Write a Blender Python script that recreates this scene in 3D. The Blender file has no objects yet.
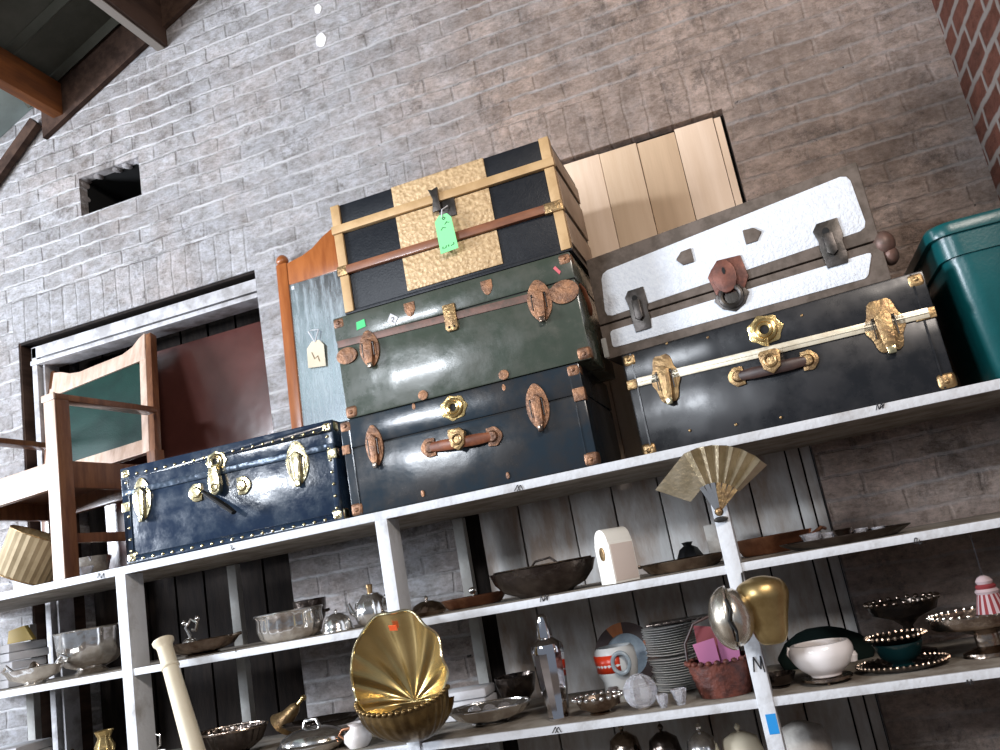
import bpy, bmesh, math, random
from math import sin, cos, pi, radians, sqrt, atan2
from mathutils import Vector, Matrix, noise
random.seed(7)
S = bpy.context.scene
COL = S.collection

# ------------------------------------------------------------------ camera
F = 850.0
yaw, pitch, roll = radians(16.04), radians(13.06), radians(-10.43)
CAM = Vector((.175, -2.458, 1.445))
_f = Vector((-sin(yaw)*cos(pitch), cos(yaw)*cos(pitch), sin(pitch)))
_r = Vector((cos(yaw), sin(yaw), 0))
_u = _r.cross(_f)
_r2 = _r*cos(roll) + _u*sin(roll)
_u2 = -_r*sin(roll) + _u*cos(roll)
cam = bpy.data.cameras.new('camera')
cam.sensor_width = 36; cam.lens = F/1000*36
co = bpy.data.objects.new('camera', cam); COL.objects.link(co)
co.matrix_world = Matrix(((_r2.x, _u2.x, -_f.x, CAM.x), (_r2.y, _u2.y, -_f.y, CAM.y), (_r2.z, _u2.z, -_f.z, CAM.z), (0, 0, 0, 1)))
S.camera = co
cam.clip_start = .05

def ray(px, py):
    return (px-500)/F*_r2 - (py-375)/F*_u2 + _f
def at(px, py, Y):
    "world point on the vertical plane y=Y seen at that place of the photograph"
    d = ray(px, py); t = (Y-CAM.y)/d.y
    return CAM + d*t

# ------------------------------------------------------------------ materials
def newmat(name):
    m = bpy.data.materials.new(name); m.use_nodes = True
    nt = m.node_tree; b = nt.nodes['Principled BSDF']
    return m, nt, b
def N(nt, t, **kw):
    n = nt.nodes.new(t)
    for k, v in kw.items():
        if k in n.inputs.keys(): n.inputs[k].default_value = v
        else: setattr(n, k, v)
    return n
def L(nt, a, b): nt.links.new(a, b)
def ramp(nt, fac, stops):
    r = nt.nodes.new('ShaderNodeValToRGB'); e = r.color_ramp.elements
    while len(e) < len(stops): e.new(.5)
    for i, (p, c) in enumerate(stops):
        e[i].position = p; e[i].color = (c if len(c) == 4 else (*c, 1))
    L(nt, fac, r.inputs[0]); return r.outputs[0]
def mixc(nt, fac, a, b, mode='MIX'):
    m = nt.nodes.new('ShaderNodeMix'); m.data_type = 'RGBA'; m.blend_type = mode
    for s, v in ((0, fac), (6, a), (7, b)):
        if hasattr(v, 'is_linked') or hasattr(v, 'links'): L(nt, v, m.inputs[s])
        elif s == 0: m.inputs[0].default_value = v
        else: m.inputs[s].default_value = (*v, 1)
    return m.outputs[2]
def mat(name, c1, c2=None, rough=.5, metal=0, scale=8, bump=0, bscale=40, thr=(.42, .6), r2=None, stretch=(1, 1, 1), coat=0, dent=0, dscale=5, spec=.5):
    m, nt, b = newmat(name)
    b.inputs['Roughness'].default_value = rough; b.inputs['Metallic'].default_value = metal
    b.inputs['Coat Weight'].default_value = coat; b.inputs['Coat Roughness'].default_value = .12
    b.inputs['Specular IOR Level'].default_value = spec
    b.inputs['Base Color'].default_value = (*c1, 1)
    tc = N(nt, 'ShaderNodeTexCoord'); mp = N(nt, 'ShaderNodeMapping'); mp.inputs['Scale'].default_value = stretch
    L(nt, tc.outputs['Object'], mp.inputs[0])
    if c2:
        n = N(nt, 'ShaderNodeTexNoise', Scale=scale, Detail=6, Roughness=.65); L(nt, mp.outputs[0], n.inputs['Vector'])
        L(nt, ramp(nt, n.outputs[0], [(thr[0], c1), (thr[1], c2)]), b.inputs['Base Color'])
        if r2 is not None:
            L(nt, ramp(nt, n.outputs[0], [(thr[0], (rough,)*3), (thr[1], (r2,)*3)]), b.inputs['Roughness'])
    h = None
    if bump:
        n = N(nt, 'ShaderNodeTexNoise', Scale=bscale, Detail=4); L(nt, mp.outputs[0], n.inputs['Vector'])
        bp = N(nt, 'ShaderNodeBump', Strength=bump, Distance=.004); L(nt, n.outputs[0], bp.inputs['Height']); h = bp
    if dent:
        n = N(nt, 'ShaderNodeTexNoise', Scale=dscale, Detail=2); L(nt, tc.outputs['Object'], n.inputs['Vector'])
        b2 = N(nt, 'ShaderNodeBump', Strength=dent, Distance=.03); L(nt, n.outputs[0], b2.inputs['Height'])
        if h: L(nt, h.outputs[0], b2.inputs['Normal'])
        h = b2
    if h: L(nt, h.outputs[0], b.inputs['Normal'])
    return m

def brick_mat(name, w, rh, cools, browns, mortar, mort, grad, axis='xz', soldier=(), bump=1.0, dark=.75, plain=False):
    m, nt, b = newmat(name); b.inputs['Roughness'].default_value = .75
    b.inputs['Specular IOR Level'].default_value = .25
    tc = N(nt, 'ShaderNodeTexCoord'); sp = N(nt, 'ShaderNodeSeparateXYZ'); L(nt, tc.outputs['Object'], sp.inputs[0])
    cb = N(nt, 'ShaderNodeCombineXYZ')
    L(nt, sp.outputs[0 if axis[0] == 'x' else 1], cb.inputs[0]); L(nt, sp.outputs[2], cb.inputs[1])
    def ma(op, a, b_=None, c=None, clamp=False):
        n = nt.nodes.new('ShaderNodeMath'); n.operation = op; n.use_clamp = clamp
        for i, v in enumerate((a, b_, c)):
            if v is None: continue
            if isinstance(v, (int, float)): n.inputs[i].default_value = v
            else: L(nt, v, n.inputs[i])
        return n.outputs[0]
    def noise_(scale, detail, rough, vec=None):
        n = N(nt, 'ShaderNodeTexNoise', Scale=scale, Detail=detail, Roughness=rough); L(nt, vec or tc.outputs['Object'], n.inputs['Vector']); return n
    def jitter(scale, amt, vec):
        nz = noise_(scale, 3, .5)
        sub = N(nt, 'ShaderNodeVectorMath', operation='SUBTRACT'); L(nt, nz.outputs['Color'], sub.inputs[0]); sub.inputs[1].default_value = (.5, .5, .5)
        sc = N(nt, 'ShaderNodeVectorMath', operation='SCALE'); sc.inputs['Scale'].default_value = amt; L(nt, sub.outputs[0], sc.inputs[0])
        ad = N(nt, 'ShaderNodeVectorMath', operation='ADD'); L(nt, vec, ad.inputs[0]); L(nt, sc.outputs[0], ad.inputs[1]); return ad.outputs[0]
    vec = jitter(22, .014, jitter(4, .030, cb.outputs[0]))
    def brick(w_, r_, off, v):
        br = N(nt, 'ShaderNodeTexBrick', offset=off); L(nt, v, br.inputs['Vector'])
        for k, q in (('Scale', 1), ('Mortar Size', mort), ('Mortar Smooth', .6), ('Bias', 0), ('Brick Width', w_), ('Row Height', r_)): br.inputs[k].default_value = q
        br.inputs['Color1'].default_value = (0, 0, 0, 1); br.inputs['Color2'].default_value = (1, 1, 1, 1); br.inputs['Mortar'].default_value = (.5, .5, .5, 1)
        return br.outputs['Color'], br.outputs['Fac']
    bc, bf = brick(w, rh, .5, vec)
    s2 = N(nt, 'ShaderNodeSeparateXYZ'); L(nt, vec, s2.inputs[0])
    hz = ma('PINGPONG', s2.outputs[1], rh/2); hm = N(nt, 'ShaderNodeMapRange', interpolation_type='SMOOTHSTEP'); L(nt, hz, hm.inputs[0])
    for i, v in ((1, mort*.35), (2, mort*1.5), (3, 1), (4, 0)): hm.inputs[i].default_value = v
    hline = hm.outputs[0]
    for (x0, x1, z0, z1) in soldier:       # rows of upright bricks over the openings
        mp = N(nt, 'ShaderNodeMapping'); mp.inputs['Location'].default_value = (-x0, -z0, 0); L(nt, vec, mp.inputs[0])
        c2, f2 = brick(.078, z1-z0, 0, mp.outputs[0])
        k = ma('MULTIPLY', ma('MULTIPLY', ma('GREATER_THAN', s2.outputs[0], x0), ma('LESS_THAN', s2.outputs[0], x1)), ma('MULTIPLY', ma('GREATER_THAN', s2.outputs[1], z0), ma('LESS_THAN', s2.outputs[1], z1)))
        bc = mixc(nt, k, bc, c2); bf = mixc(nt, k, bf, f2); hline = ma('MULTIPLY', hline, ma('SUBTRACT', 1, k))
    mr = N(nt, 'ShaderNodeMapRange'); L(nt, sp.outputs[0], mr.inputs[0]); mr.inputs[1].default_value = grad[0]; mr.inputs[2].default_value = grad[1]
    def stretch(v):
        mp = N(nt, 'ShaderNodeMapping'); mp.inputs['Scale'].default_value = v; L(nt, tc.outputs['Object'], mp.inputs[0]); return mp.outputs[0]
    n1 = noise_(1.3, 8, .72)
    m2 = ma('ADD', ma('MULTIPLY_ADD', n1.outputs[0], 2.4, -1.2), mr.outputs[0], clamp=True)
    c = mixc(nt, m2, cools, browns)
    c = mixc(nt, 1.0, c, ramp(nt, bc, [(0, (.84, .83, .82)), (1, (1.10, 1.09, 1.08))]), 'MULTIPLY')
    n0 = noise_(13, 10, .85, stretch((1, 1, 1.8)))
    c = mixc(nt, 1.0, c, ramp(nt, n0.outputs[0], [(.36, (.55, .51, .47)), (.47, (.92, .90, .88)), (.60, (1.28, 1.28, 1.30))]), 'MULTIPLY')
    hide = ramp(nt, noise_(2.4, 6, .7).outputs[0], [(.42, (.15, .15, .15)), (.62, (1, 1, 1))])     # how clearly the joints show
    if not plain: hide = ma('MULTIPLY', hide, ma('MULTIPLY_ADD', mr.outputs[0], -.6, 1.0))
    if plain:
        c = mixc(nt, ma('MULTIPLY', bf, .9), c, mortar); crk = ma('MULTIPLY', bf, 0.0)
    else:
        g = ramp(nt, noise_(1.15, 10, .8).outputs[0], [(.49, (0, 0, 0)), (.60, (1, 1, 1))])
        g = ma('MULTIPLY', g, ma('MULTIPLY_ADD', mr.outputs[0], .25, .4))
        c = mixc(nt, ma('MULTIPLY', g, dark), c, (.19, .145, .115))
        g3 = ramp(nt, noise_(5.5, 10, .85).outputs[0], [(.53, (0, 0, 0)), (.64, (1, 1, 1))])
        c = mixc(nt, ma('MULTIPLY', g3, .7), c, (.13, .105, .09))
        c = mixc(nt, ma('MULTIPLY', ma('MULTIPLY', bf, hide), .55), c, (.16, .14, .125))
        st = ramp(nt, noise_(6, 8, .75, stretch((.5, 1, 2.2))).outputs[0], [(.42, (0, 0, 0)), (.55, (1, 1, 1))])
        lw = ma('MULTIPLY_ADD', mr.outputs[0], -.72, 1.0)
        c = mixc(nt, ma('MULTIPLY', ma('MULTIPLY', hline, st), lw), c, mortar)
        vo = noise_(19, 5, .7, vec)
        cr = ramp(nt, vo.outputs[0], [(.64, (0, 0, 0)), (.70, (1, 1, 1))])
        crk = ma('MULTIPLY', cr, ma('ADD', bf, .12, clamp=True))
        c = mixc(nt, crk, c, (.03, .025, .022))
    L(nt, c, b.inputs['Base Color'])
    n3 = noise_(34, 7, .75)
    hh = ma('MULTIPLY_ADD', n3.outputs[0], 1.0, ma('MULTIPLY', ma('SUBTRACT', 1, bf), ma('MULTIPLY_ADD', hide, .55, .35)))
    if not plain: hh = ma('MULTIPLY_ADD', noise_(9, 5, .6).outputs[0], ma('MULTIPLY_ADD', mr.outputs[0], 2.6, .6), hh)
    h2 = ma('MULTIPLY_ADD', crk, -1.2, ma('MULTIPLY_ADD', n0.outputs[0], 2.2, hh))
    bp = N(nt, 'ShaderNodeBump', Strength=bump, Distance=.015); L(nt, h2, bp.inputs['Height']); L(nt, bp.outputs[0], b.inputs['Normal'])
    return m

M = {}
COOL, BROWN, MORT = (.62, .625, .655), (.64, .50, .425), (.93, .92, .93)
DX0, DX1, DZ = -3.05, -1.725, 2.920      # left doorway
BX0, BX1, BZ = -.98, .330, 2.975         # boarded opening
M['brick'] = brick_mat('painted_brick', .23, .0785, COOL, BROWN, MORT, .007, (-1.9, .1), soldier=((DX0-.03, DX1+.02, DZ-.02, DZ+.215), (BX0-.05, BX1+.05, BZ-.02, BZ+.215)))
M['redbrick'] = brick_mat('red_brick', .20, .085, (.17, .07, .05), (.24, .09, .06), (.50, .45, .41), .015, (0, 1), axis='yz', plain=True)
M['white_blotch'] = mat('white_blotch', (.8, .78, .78), rough=.7)
M['white_paint'] = mat('worn_white_paint', (.62, .64, .67), (.36, .35, .34), rough=.55, scale=7, thr=(.5, .72), bump=.5, bscale=60)
M['shelf_top'] = mat('dusty_shelf_top', (.28, .25, .21), (.16, .13, .10), rough=.8, scale=9, bump=.3)
M['post_gray'] = mat('old_grey_post_paint', (.36, .36, .34), (.25, .24, .22), rough=.7, scale=6, bump=.4)
M['plywood'] = mat('raw_pine_board', (.80, .62, .47), (.70, .52, .37), rough=.6, scale=3, thr=(.35, .65), stretch=(6, 1, .5), bump=.15, bscale=30)
M['plywood3'] = mat('raw_pine_board_mid', (.70, .53, .37), (.62, .45, .30), rough=.6, scale=3, thr=(.35, .65), stretch=(6, 1, .5), bump=.15, bscale=30)
M['plywood2'] = mat('raw_pine_board_darker', (.64, .46, .30), (.55, .39, .25), rough=.6, scale=3, thr=(.35, .65), stretch=(6, 1, .5), bump=.15, bscale=30)
M['boardpaint'] = mat('grey_painted_board', (.52, .51, .49), (.30, .23, .18), rough=.7, scale=3, thr=(.4, .62), stretch=(2.5, 1, .8), bump=.4, bscale=25)
M['maroon'] = mat('maroon_door_paint', (.095, .032, .026), (.065, .022, .018), rough=.25, scale=5, thr=(.3, .7), coat=.4, dent=.12, dscale=6)
M['darkwood'] = mat('dark_old_wood', (.020, .014, .011), (.010, .007, .006), rough=.8, scale=6, stretch=(6, 1, 1), bump=.4, spec=.2)
M['frame_paint'] = mat('door_frame_paint', (.5, .5, .52), (.3, .29, .29), rough=.55, scale=12, bump=.4)
M['chairwood'] = mat('chair_oak', (.21, .088, .038), (.12, .045, .02), rough=.36, scale=5, stretch=(5, 5, .8), bump=.1, coat=.2)
M['chairglare'] = mat('glare_bright_oak', (.60, .45, .36), (.46, .32, .24), rough=.42, scale=5, stretch=(5, 5, .8), bump=.1)  # oak with the glare on the chair fronts put into the colour
M['greenleather'] = mat('green_leather', (.007, .032, .025), (.006, .025, .02), rough=.5, scale=10, bump=.3, bscale=180, spec=.25)
M['orangewood'] = mat('orange_maple', (.40, .13, .035), (.28, .08, .02), rough=.3, scale=4, stretch=(4, 4, .7), coat=.3)
M['navy'] = mat('navy_vinyl', (.012, .024, .050), (.018, .034, .06), rough=.16, scale=14, r2=.28, bump=.12, bscale=70, dent=.16, dscale=6, coat=.1)
M['navyband'] = mat('navy_seam_tin', (.045, .07, .105), (.025, .038, .06), rough=.25, metal=.3, scale=30, dent=.2, dscale=20)
M['blackblue'] = mat('dark_blue_tin', (.016, .026, .036), (.022, .022, .023), rough=.18, scale=6, r2=.28, bump=.08, dent=.22, dscale=4, coat=.15)
M['greentin'] = mat('olive_green_tin', (.048, .062, .046), (.06, .068, .052), rough=.22, scale=7, r2=.36, bump=.12, dent=.28, dscale=5, coat=.25)
M['blacktin'] = mat('black_tin', (.010, .011, .013), (.018, .018, .02), rough=.24, scale=6, r2=.36, dent=.3, dscale=4, spec=.4)
M['blackvinyl'] = mat('black_vinyl', (.007, .009, .013), (.011, .013, .017), rough=.42, scale=30, bump=.2, bscale=150, spec=.3)
M['goldemb'] = None
M['goldstrip'] = mat('gold_painted_wood', (.56, .37, .18), (.46, .29, .13), rough=.5, metal=.1, scale=12, bump=.1)
M['brownslat'] = mat('brown_slat', (.26, .10, .045), (.18, .065, .03), rough=.4, scale=6, stretch=(1, 4, 4), coat=.2)
M['tanend'] = mat('tan_end_panel', (.42, .31, .22), (.33, .23, .16), rough=.55, scale=9, bump=.2)
M['copper'] = mat('rusty_copper_fitting', (.33, .165, .085), (.13, .07, .045), rough=.45, metal=.5, scale=28, thr=(.40, .62), bump=.8, bscale=110)
M['rustband'] = mat('rusty_band', (.17, .095, .075), (.11, .075, .06), rough=.5, metal=.3, scale=20, bump=.3)
M['rustred'] = mat('red_rust_metal', (.17, .062, .042), (.10, .04, .03), rough=.45, metal=.4, scale=25, bump=.4)
M['brass'] = mat('aged_brass', (.68, .50, .22), (.36, .25, .10), rough=.25, metal=.9, scale=22, thr=(.5, .75), bump=.35, bscale=60)
M['brasspale'] = mat('pale_brass_plating', (.78, .68, .42), (.55, .42, .2), rough=.22, metal=1, scale=30, thr=(.5, .7), bump=.3, bscale=70)
M['brassdull'] = mat('dull_brass', (.40, .265, .125), (.20, .125, .065), rough=.36, metal=.8, scale=25, thr=(.42, .62), bump=.5, bscale=90)
M['goldband'] = mat('pale_gold_band', (.72, .66, .52), (.60, .52, .38), rough=.33, metal=.4, scale=20, bump=.2)
M['shellbrass'] = mat('polished_shell_brass', (.70, .54, .25), (.52, .38, .15), rough=.24, metal=.92, scale=6, thr=(.4, .7))
M['darkmetal'] = mat('dark_steel', (.09, .08, .075), (.05, .045, .04), rough=.4, metal=.8, scale=20, bump=.3)
M['black'] = mat('black_hole', (.004, .004, .004), rough=.8)
M['blackstrap'] = mat('black_leather_strap', (.006, .006, .007), rough=.5)
M['leather'] = mat('brown_leather', (.24, .08, .035), (.15, .05, .025), rough=.38, scale=20, bump=.2)
M['leatherdk'] = mat('dark_leather', (.055, .03, .024), (.035, .02, .018), rough=.42, scale=20, bump=.2)
M['whitevinyl'] = mat('white_textured_vinyl', (.72, .76, .81), (.66, .70, .76), rough=.5, scale=60, bump=1.0, bscale=110)
M['binding'] = mat('brown_fibre_binding', (.15, .12, .10), (.095, .075, .06), rough=.65, scale=18, bump=.4, spec=.25)
M['rustlid'] = mat('scuffed_tin', (.2, .2, .2), rough=.3)
M['silver'] = mat('silver_plate', (.88, .86, .83), (.62, .55, .48), rough=.16, metal=.97, scale=14, thr=(.5, .75), dent=.12, dscale=16)
M['tarnish'] = mat('tarnished_silver', (.46, .38, .31), (.17, .11, .08), rough=.24, metal=1, scale=12, thr=(.4, .66), dent=.25, dscale=25)
M['darksilver'] = mat('dark_tarnished_silver', (.14, .115, .10), (.06, .045, .04), rough=.25, metal=.95, scale=10, thr=(.4, .66), dent=.25, dscale=25)
M['copperplate'] = mat('worn_copper_plate', (.42, .20, .11), (.2, .085, .05), rough=.3, metal=.9, scale=9)
M['chrome'] = mat('chrome', (.82, .81, .83), rough=.06, metal=1)
M['porcelain'] = mat('white_porcelain', (.88, .83, .81), rough=.18, coat=.5)
M['ivory'] = mat('ivory_plastic', (.72, .64, .48), (.66, .57, .41), rough=.38, scale=5)
M['cream'] = mat('cream_paint', (.80, .77, .70), rough=.45)
M['creamside'] = mat('cream_side_panel', (.62, .52, .46), rough=.5)
M['paper'] = mat('white_paper', (.68, .70, .73), (.6, .6, .63), rough=.85, scale=14, bump=.5, bscale=30)
M['paperdim'] = mat('worn_paper', (.5, .48, .44), (.36, .33, .3), rough=.85, scale=14, bump=.5, bscale=30)
M['clambrass'] = mat('dull_gold_brass', (.50, .37, .17), (.32, .22, .09), rough=.34, metal=.85, scale=8, thr=(.4, .62), dent=.15, dscale=10)
M['clamsilver'] = mat('warm_silver', (.80, .74, .64), (.55, .48, .38), rough=.26, metal=.95, scale=14, dent=.1, dscale=14)
M['platewhite'] = mat('white_plate_glaze', (.80, .79, .77), rough=.4)
M['pocketbrass'] = mat('dark_reflection_brass', (.20, .13, .05), (.11, .07, .03), rough=.3, metal=.85, scale=18, bump=.3, bscale=60)  # the dark reflections in the pocket are put into its colour
M['fanbrass'] = mat('pale_fan_brass', (.52, .44, .31), (.38, .31, .20), rough=.28, metal=.85, scale=14, bump=.3, bscale=80)
M['teal'] = mat('teal_plastic', (.003, .078, .082), (.003, .066, .07), rough=.32, scale=6, bump=.1, bscale=120)
M['tag'] = mat('green_tag_paper', (.25, .82, .33), rough=.75)
M['greensticker'] = mat('green_sticker', (.08, .62, .22), rough=.7)
M['pinksticker'] = mat('pink_sticker', (.6, .12, .14), rough=.7)
M['orangesticker'] = mat('orange_sticker', (.95, .13, .03), rough=.7)
M['bluetape'] = mat('blue_tape', (.01, .25, .62), rough=.6)
M['ink'] = mat('dark_ink', (.02, .02, .025), rough=.8)
M['wicker'] = mat('beige_ribbed_fabric', (.42, .33, .20), (.32, .245, .14), rough=.8, scale=8)
M['basket'] = mat('red_brown_wicker', (.15, .038, .022), (.07, .02, .014), rough=.6, scale=30, bump=1, bscale=80)
M['pink'] = mat('pink_paper', (.36, .11, .22), rough=.7)
M['maroonpaper'] = mat('maroon_paper', (.16, .02, .028), rough=.6)
M['red'] = mat('red_glaze', (.62, .04, .01), rough=.3)
M['bluewhite'] = mat('blue_grey_glaze', (.30, .36, .40), (.2, .24, .28), rough=.25, scale=12)
M['mugwhite'] = mat('mug_white_glaze', (.62, .64, .64), rough=.25)
M['tealglass'] = mat('teal_glaze', (.004, .022, .024), rough=.12, coat=.4)
M['skirtred'] = mat('red_cloth', (.20, .022, .026), rough=.85)
M['skirtwhite'] = mat('white_cloth', (.42, .32, .33), rough=.85)
M['darkgreencloth'] = mat('dark_green_cloth', (.008, .016, .014), rough=.9, bump=.5, spec=.1)
M['olive'] = mat('ochre_card', (.36, .25, .06), rough=.6)
M['roof'] = mat('grey_roof_sheet', (.11, .112, .09), (.06, .062, .048), rough=.7, metal=0, scale=3, thr=(.35, .65), spec=.2)
M['rooflight'] = mat('pale_green_roof_sheet', (.36, .45, .42), (.3, .36, .34), rough=.6, scale=4)
M['orangebeam'] = mat('orange_stained_beam', (.20, .07, .022), (.11, .04, .016), rough=.6, scale=4, stretch=(4, .6, 4), bump=.2, spec=.2)
M['brownbeam'] = mat('brown_beam', (.075, .045, .033), (.04, .024, .018), rough=.75, scale=4, stretch=(4, .6, 4), bump=.3, spec=.15)
M['beamedge'] = mat('pale_beam_edge', (.24, .21, .18), rough=.7)
M['floor'] = mat('brown_floor', (.12, .09, .07), (.08, .06, .045), rough=.6, scale=3)
M['mirrorback'] = mat('mirror_back_board', (.12, .07, .04), rough=.7)
# glass of crystal things
m, nt, b = newmat('cut_glass'); b.inputs['Transmission Weight'].default_value = .75; b.inputs['Roughness'].default_value = .06
b.inputs['Base Color'].default_value = (.86, .86, .9, 1); M['crystal'] = m
# old silvered mirror: glossy with a veil of dust streaks
m, nt, b = newmat('dusty_mirror')
tc = N(nt, 'ShaderNodeTexCoord'); mp = N(nt, 'ShaderNodeMapping'); mp.inputs['Scale'].default_value = (7, 1, 1.2); L(nt, tc.outputs['Object'], mp.inputs[0])
n = N(nt, 'ShaderNodeTexNoise', Scale=5, Detail=8, Roughness=.7); L(nt, mp.outputs[0], n.inputs['Vector'])
L(nt, ramp(nt, n.outputs[0], [(.42, (.95, .95, .95)), (.68, (.35, .35, .35))]), b.inputs['Metallic'])
b.inputs['Base Color'].default_value = (.50, .57, .61, 1); b.inputs['Roughness'].default_value = .16; M['mirror'] = m
# embossed gold: leafy relief
m, nt, b = newmat('embossed_gold'); b.inputs['Metallic'].default_value = .15; b.inputs['Roughness'].default_value = .5
tc = N(nt, 'ShaderNodeTexCoord'); v = N(nt, 'ShaderNodeTexVoronoi', Scale=75); L(nt, tc.outputs['Object'], v.inputs['Vector'])
n = N(nt, 'ShaderNodeTexNoise', Scale=70, Detail=5); L(nt, tc.outputs['Object'], n.inputs['Vector'])
L(nt, ramp(nt, n.outputs[0], [(.35, (.42, .28, .14)), (.65, (.66, .47, .26))]), b.inputs['Base Color'])
bp = N(nt, 'ShaderNodeBump', Strength=.8, Distance=.004); L(nt, v.outputs['Distance'], bp.inputs['Height'])
b2 = N(nt, 'ShaderNodeBump', Strength=.6, Distance=.004); L(nt, n.outputs[0], b2.inputs['Height']); L(nt, bp.outputs[0], b2.inputs['Normal'])
L(nt, b2.outputs[0], b.inputs['Normal']); M['goldemb'] = m

# ------------------------------------------------------------------ mesh helpers
class MB:
    def __init__(s): s.v = []; s.f = []
    def add(s, vs, fs):
        o = len(s.v); s.v += [tuple(v) for v in vs]; s.f += [tuple(i+o for i in f) for f in fs]; return s
    def box(s, x0, x1, y0, y1, z0, z1, R=None, c=None):
        vs = [(x, y, z) for x in (x0, x1) for y in (y0, y1) for z in (z0, z1)]
        if R is not None: vs = [tuple(R @ Vector(v) + Vector(c or (0, 0, 0))) for v in vs]
        return s.add(vs, [(0, 1, 3, 2), (4, 6, 7, 5), (0, 4, 5, 1), (2, 3, 7, 6), (0, 2, 6, 4), (1, 5, 7, 3)])
    def beam(s, a, b, w, t, up=(0, 0, 1)):
        a, b = Vector(a), Vector(b); d = (b-a); l = d.length; d.normalize(); x = Vector(up).cross(d)
        if x.length < 1e-4: x = Vector((1, 0, 0))
        x.normalize(); y = d.cross(x); R = Matrix((x, y, d)).transposed()
        return s.box(-w/2, w/2, -t/2, t/2, 0, l, R, a)
    def prism(s, pts, y0, y1, hole=None):
        "polygon in the xz plane, pushed from y0 (front) to y1"
        n = len(pts); vs = [(x, y0, z) for x, z in pts] + [(x, y1, z) for x, z in pts]
        ar = sum(pts[i][0]*pts[(i+1) % n][1]-pts[(i+1) % n][0]*pts[i][1] for i in range(n))
        if ar > 0: fs = [tuple(range(n)), tuple(range(2*n-1, n-1, -1))] + [(i, i+n, (i+1) % n+n, (i+1) % n) for i in range(n)]
        else: fs = [tuple(range(n-1, -1, -1)), tuple(range(n, 2*n))] + [(i, (i+1) % n, (i+1) % n+n, i+n) for i in range(n)]
        return s.add(vs, fs)
    def lathe(s, prof, n=32, c=(0, 0, 0), sx=1, sy=1, flute=None, fz=None, R=None):
        "profile [(r,z)] about the z axis; flute=(count, amount)"
        vs = []; fs = []; k = len(prof)
        for j, (r, z) in enumerate(prof):
            for i in range(n):
                a = 2*pi*i/n; rr = r
                if flute and (fz is None or fz[0] <= j <= fz[1]): rr = r*(1+flute[1]*cos(flute[0]*a))
                vs.append(Vector((rr*cos(a)*sx, rr*sin(a)*sy, z)))
        for j in range(k-1):
            for i in range(n):
                fs.append((j*n+i, j*n+(i+1) % n, (j+1)*n+(i+1) % n, (j+1)*n+i))
        if prof[0][0] > 1e-5: fs.append(tuple(range(n-1, -1, -1)))
        if prof[-1][0] > 1e-5: fs.append(tuple((k-1)*n+i for i in range(n)))
        C = Vector(c)
        vs = [tuple((R @ v if R else v)+C) for v in vs]
        return s.add(vs, fs)
    def tube(s, pts, r, n=8, flat=1):
        pts = [Vector(p) for p in pts]; k = len(pts); vs = []; fs = []
        rs = r if isinstance(r, (list, tuple)) else [r]*k
        up = None
        for j, p in enumerate(pts):
            d = (pts[min(j+1, k-1)]-pts[max(j-1, 0)]).normalized()
            if up is None:
                up = Vector((0, 0, 1)) if abs(d.z) < .9 else Vector((0, 1, 0))
            x = up.cross(d).normalized(); y = d.cross(x); up = y
            for i in range(n):
                a = 2*pi*i/n; vs.append(p+x*cos(a)*rs[j]+y*sin(a)*rs[j]*flat)
        for j in range(k-1):
            for i in range(n): fs.append((j*n+i, j*n+(i+1) % n, (j+1)*n+(i+1) % n, (j+1)*n+i))
        fs.append(tuple(range(n-1, -1, -1))); fs.append(tuple((k-1)*n+i for i in range(n)))
        return s.add(vs, fs)
    def ball(s, c, rx, ry=None, rz=None, n=16, m=10):
        ry = ry or rx; rz = rz or rx
        return s.lathe([(max(sin(pi*j/m), 1e-6), -cos(pi*j/m)*1.0) for j in range(m+1)], n, (0, 0, 0)).xf(Matrix.Diagonal((rx, ry, rz)).to_4x4(), (m+1)*n, c)
    def xf(s, Mx, last, c=(0, 0, 0)):
        for i in range(len(s.v)-last, len(s.v)): s.v[i] = tuple(Mx @ Vector(s.v[i]) + Vector(c))
        return s
    def xfall(s, Mx): s.v = [tuple(Mx @ Vector(v)) for v in s.v]; return s
    def ring(s, c, R_, r, axis='y', n=24, m=8, sz=1):
        vs = []; fs = []
        for i in range(n):
            a = 2*pi*i/n
            for j in range(m):
                b_ = 2*pi*j/m; q = R_+r*cos(b_)
                p = (q*cos(a), -r*sin(b_), q*sin(a)*sz) if axis == 'y' else (q*cos(a), q*sin(a)*sz, r*sin(b_))
                vs.append(Vector(p)+Vector(c))
        for i in range(n):
            for j in range(m): fs.append((i*m+j, ((i+1) % n)*m+j, ((i+1) % n)*m+(j+1) % m, i*m+(j+1) % m))
        return s.add(vs, fs)
    def build(s, name, m, parent=None, loc=None, rot=None, bevel=0, seg=2, ang=35, subs=0):
        me = bpy.data.meshes.new(name)
        me.from_pydata([tuple(v) for v in s.v], [], s.f)
        bm = bmesh.new(); bm.from_mesh(me)
        bmesh.ops.remove_doubles(bm, verts=bm.verts, dist=1e-6)
        bmesh.ops.recalc_face_normals(bm, faces=bm.faces)
        if bevel:
            es = [e for e in bm.edges if len(e.link_faces) == 2 and e.calc_face_angle() > .5]
            bmesh.ops.bevel(bm, geom=es, offset=bevel, segments=seg, profile=.6, affect='EDGES', clamp_overlap=True)
        bm.to_mesh(me); bm.free()
        for p in me.polygons: p.use_smooth = True
        me.set_sharp_from_angle(angle=radians(ang))
        me.materials.append(M[m] if isinstance(m, str) else m)
        o = bpy.data.objects.new(name, me); COL.objects.link(o)
        if parent: o.parent = parent
        if loc is not None: o.location = loc
        if rot is not None: o.rotation_euler = rot
        return o
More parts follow.
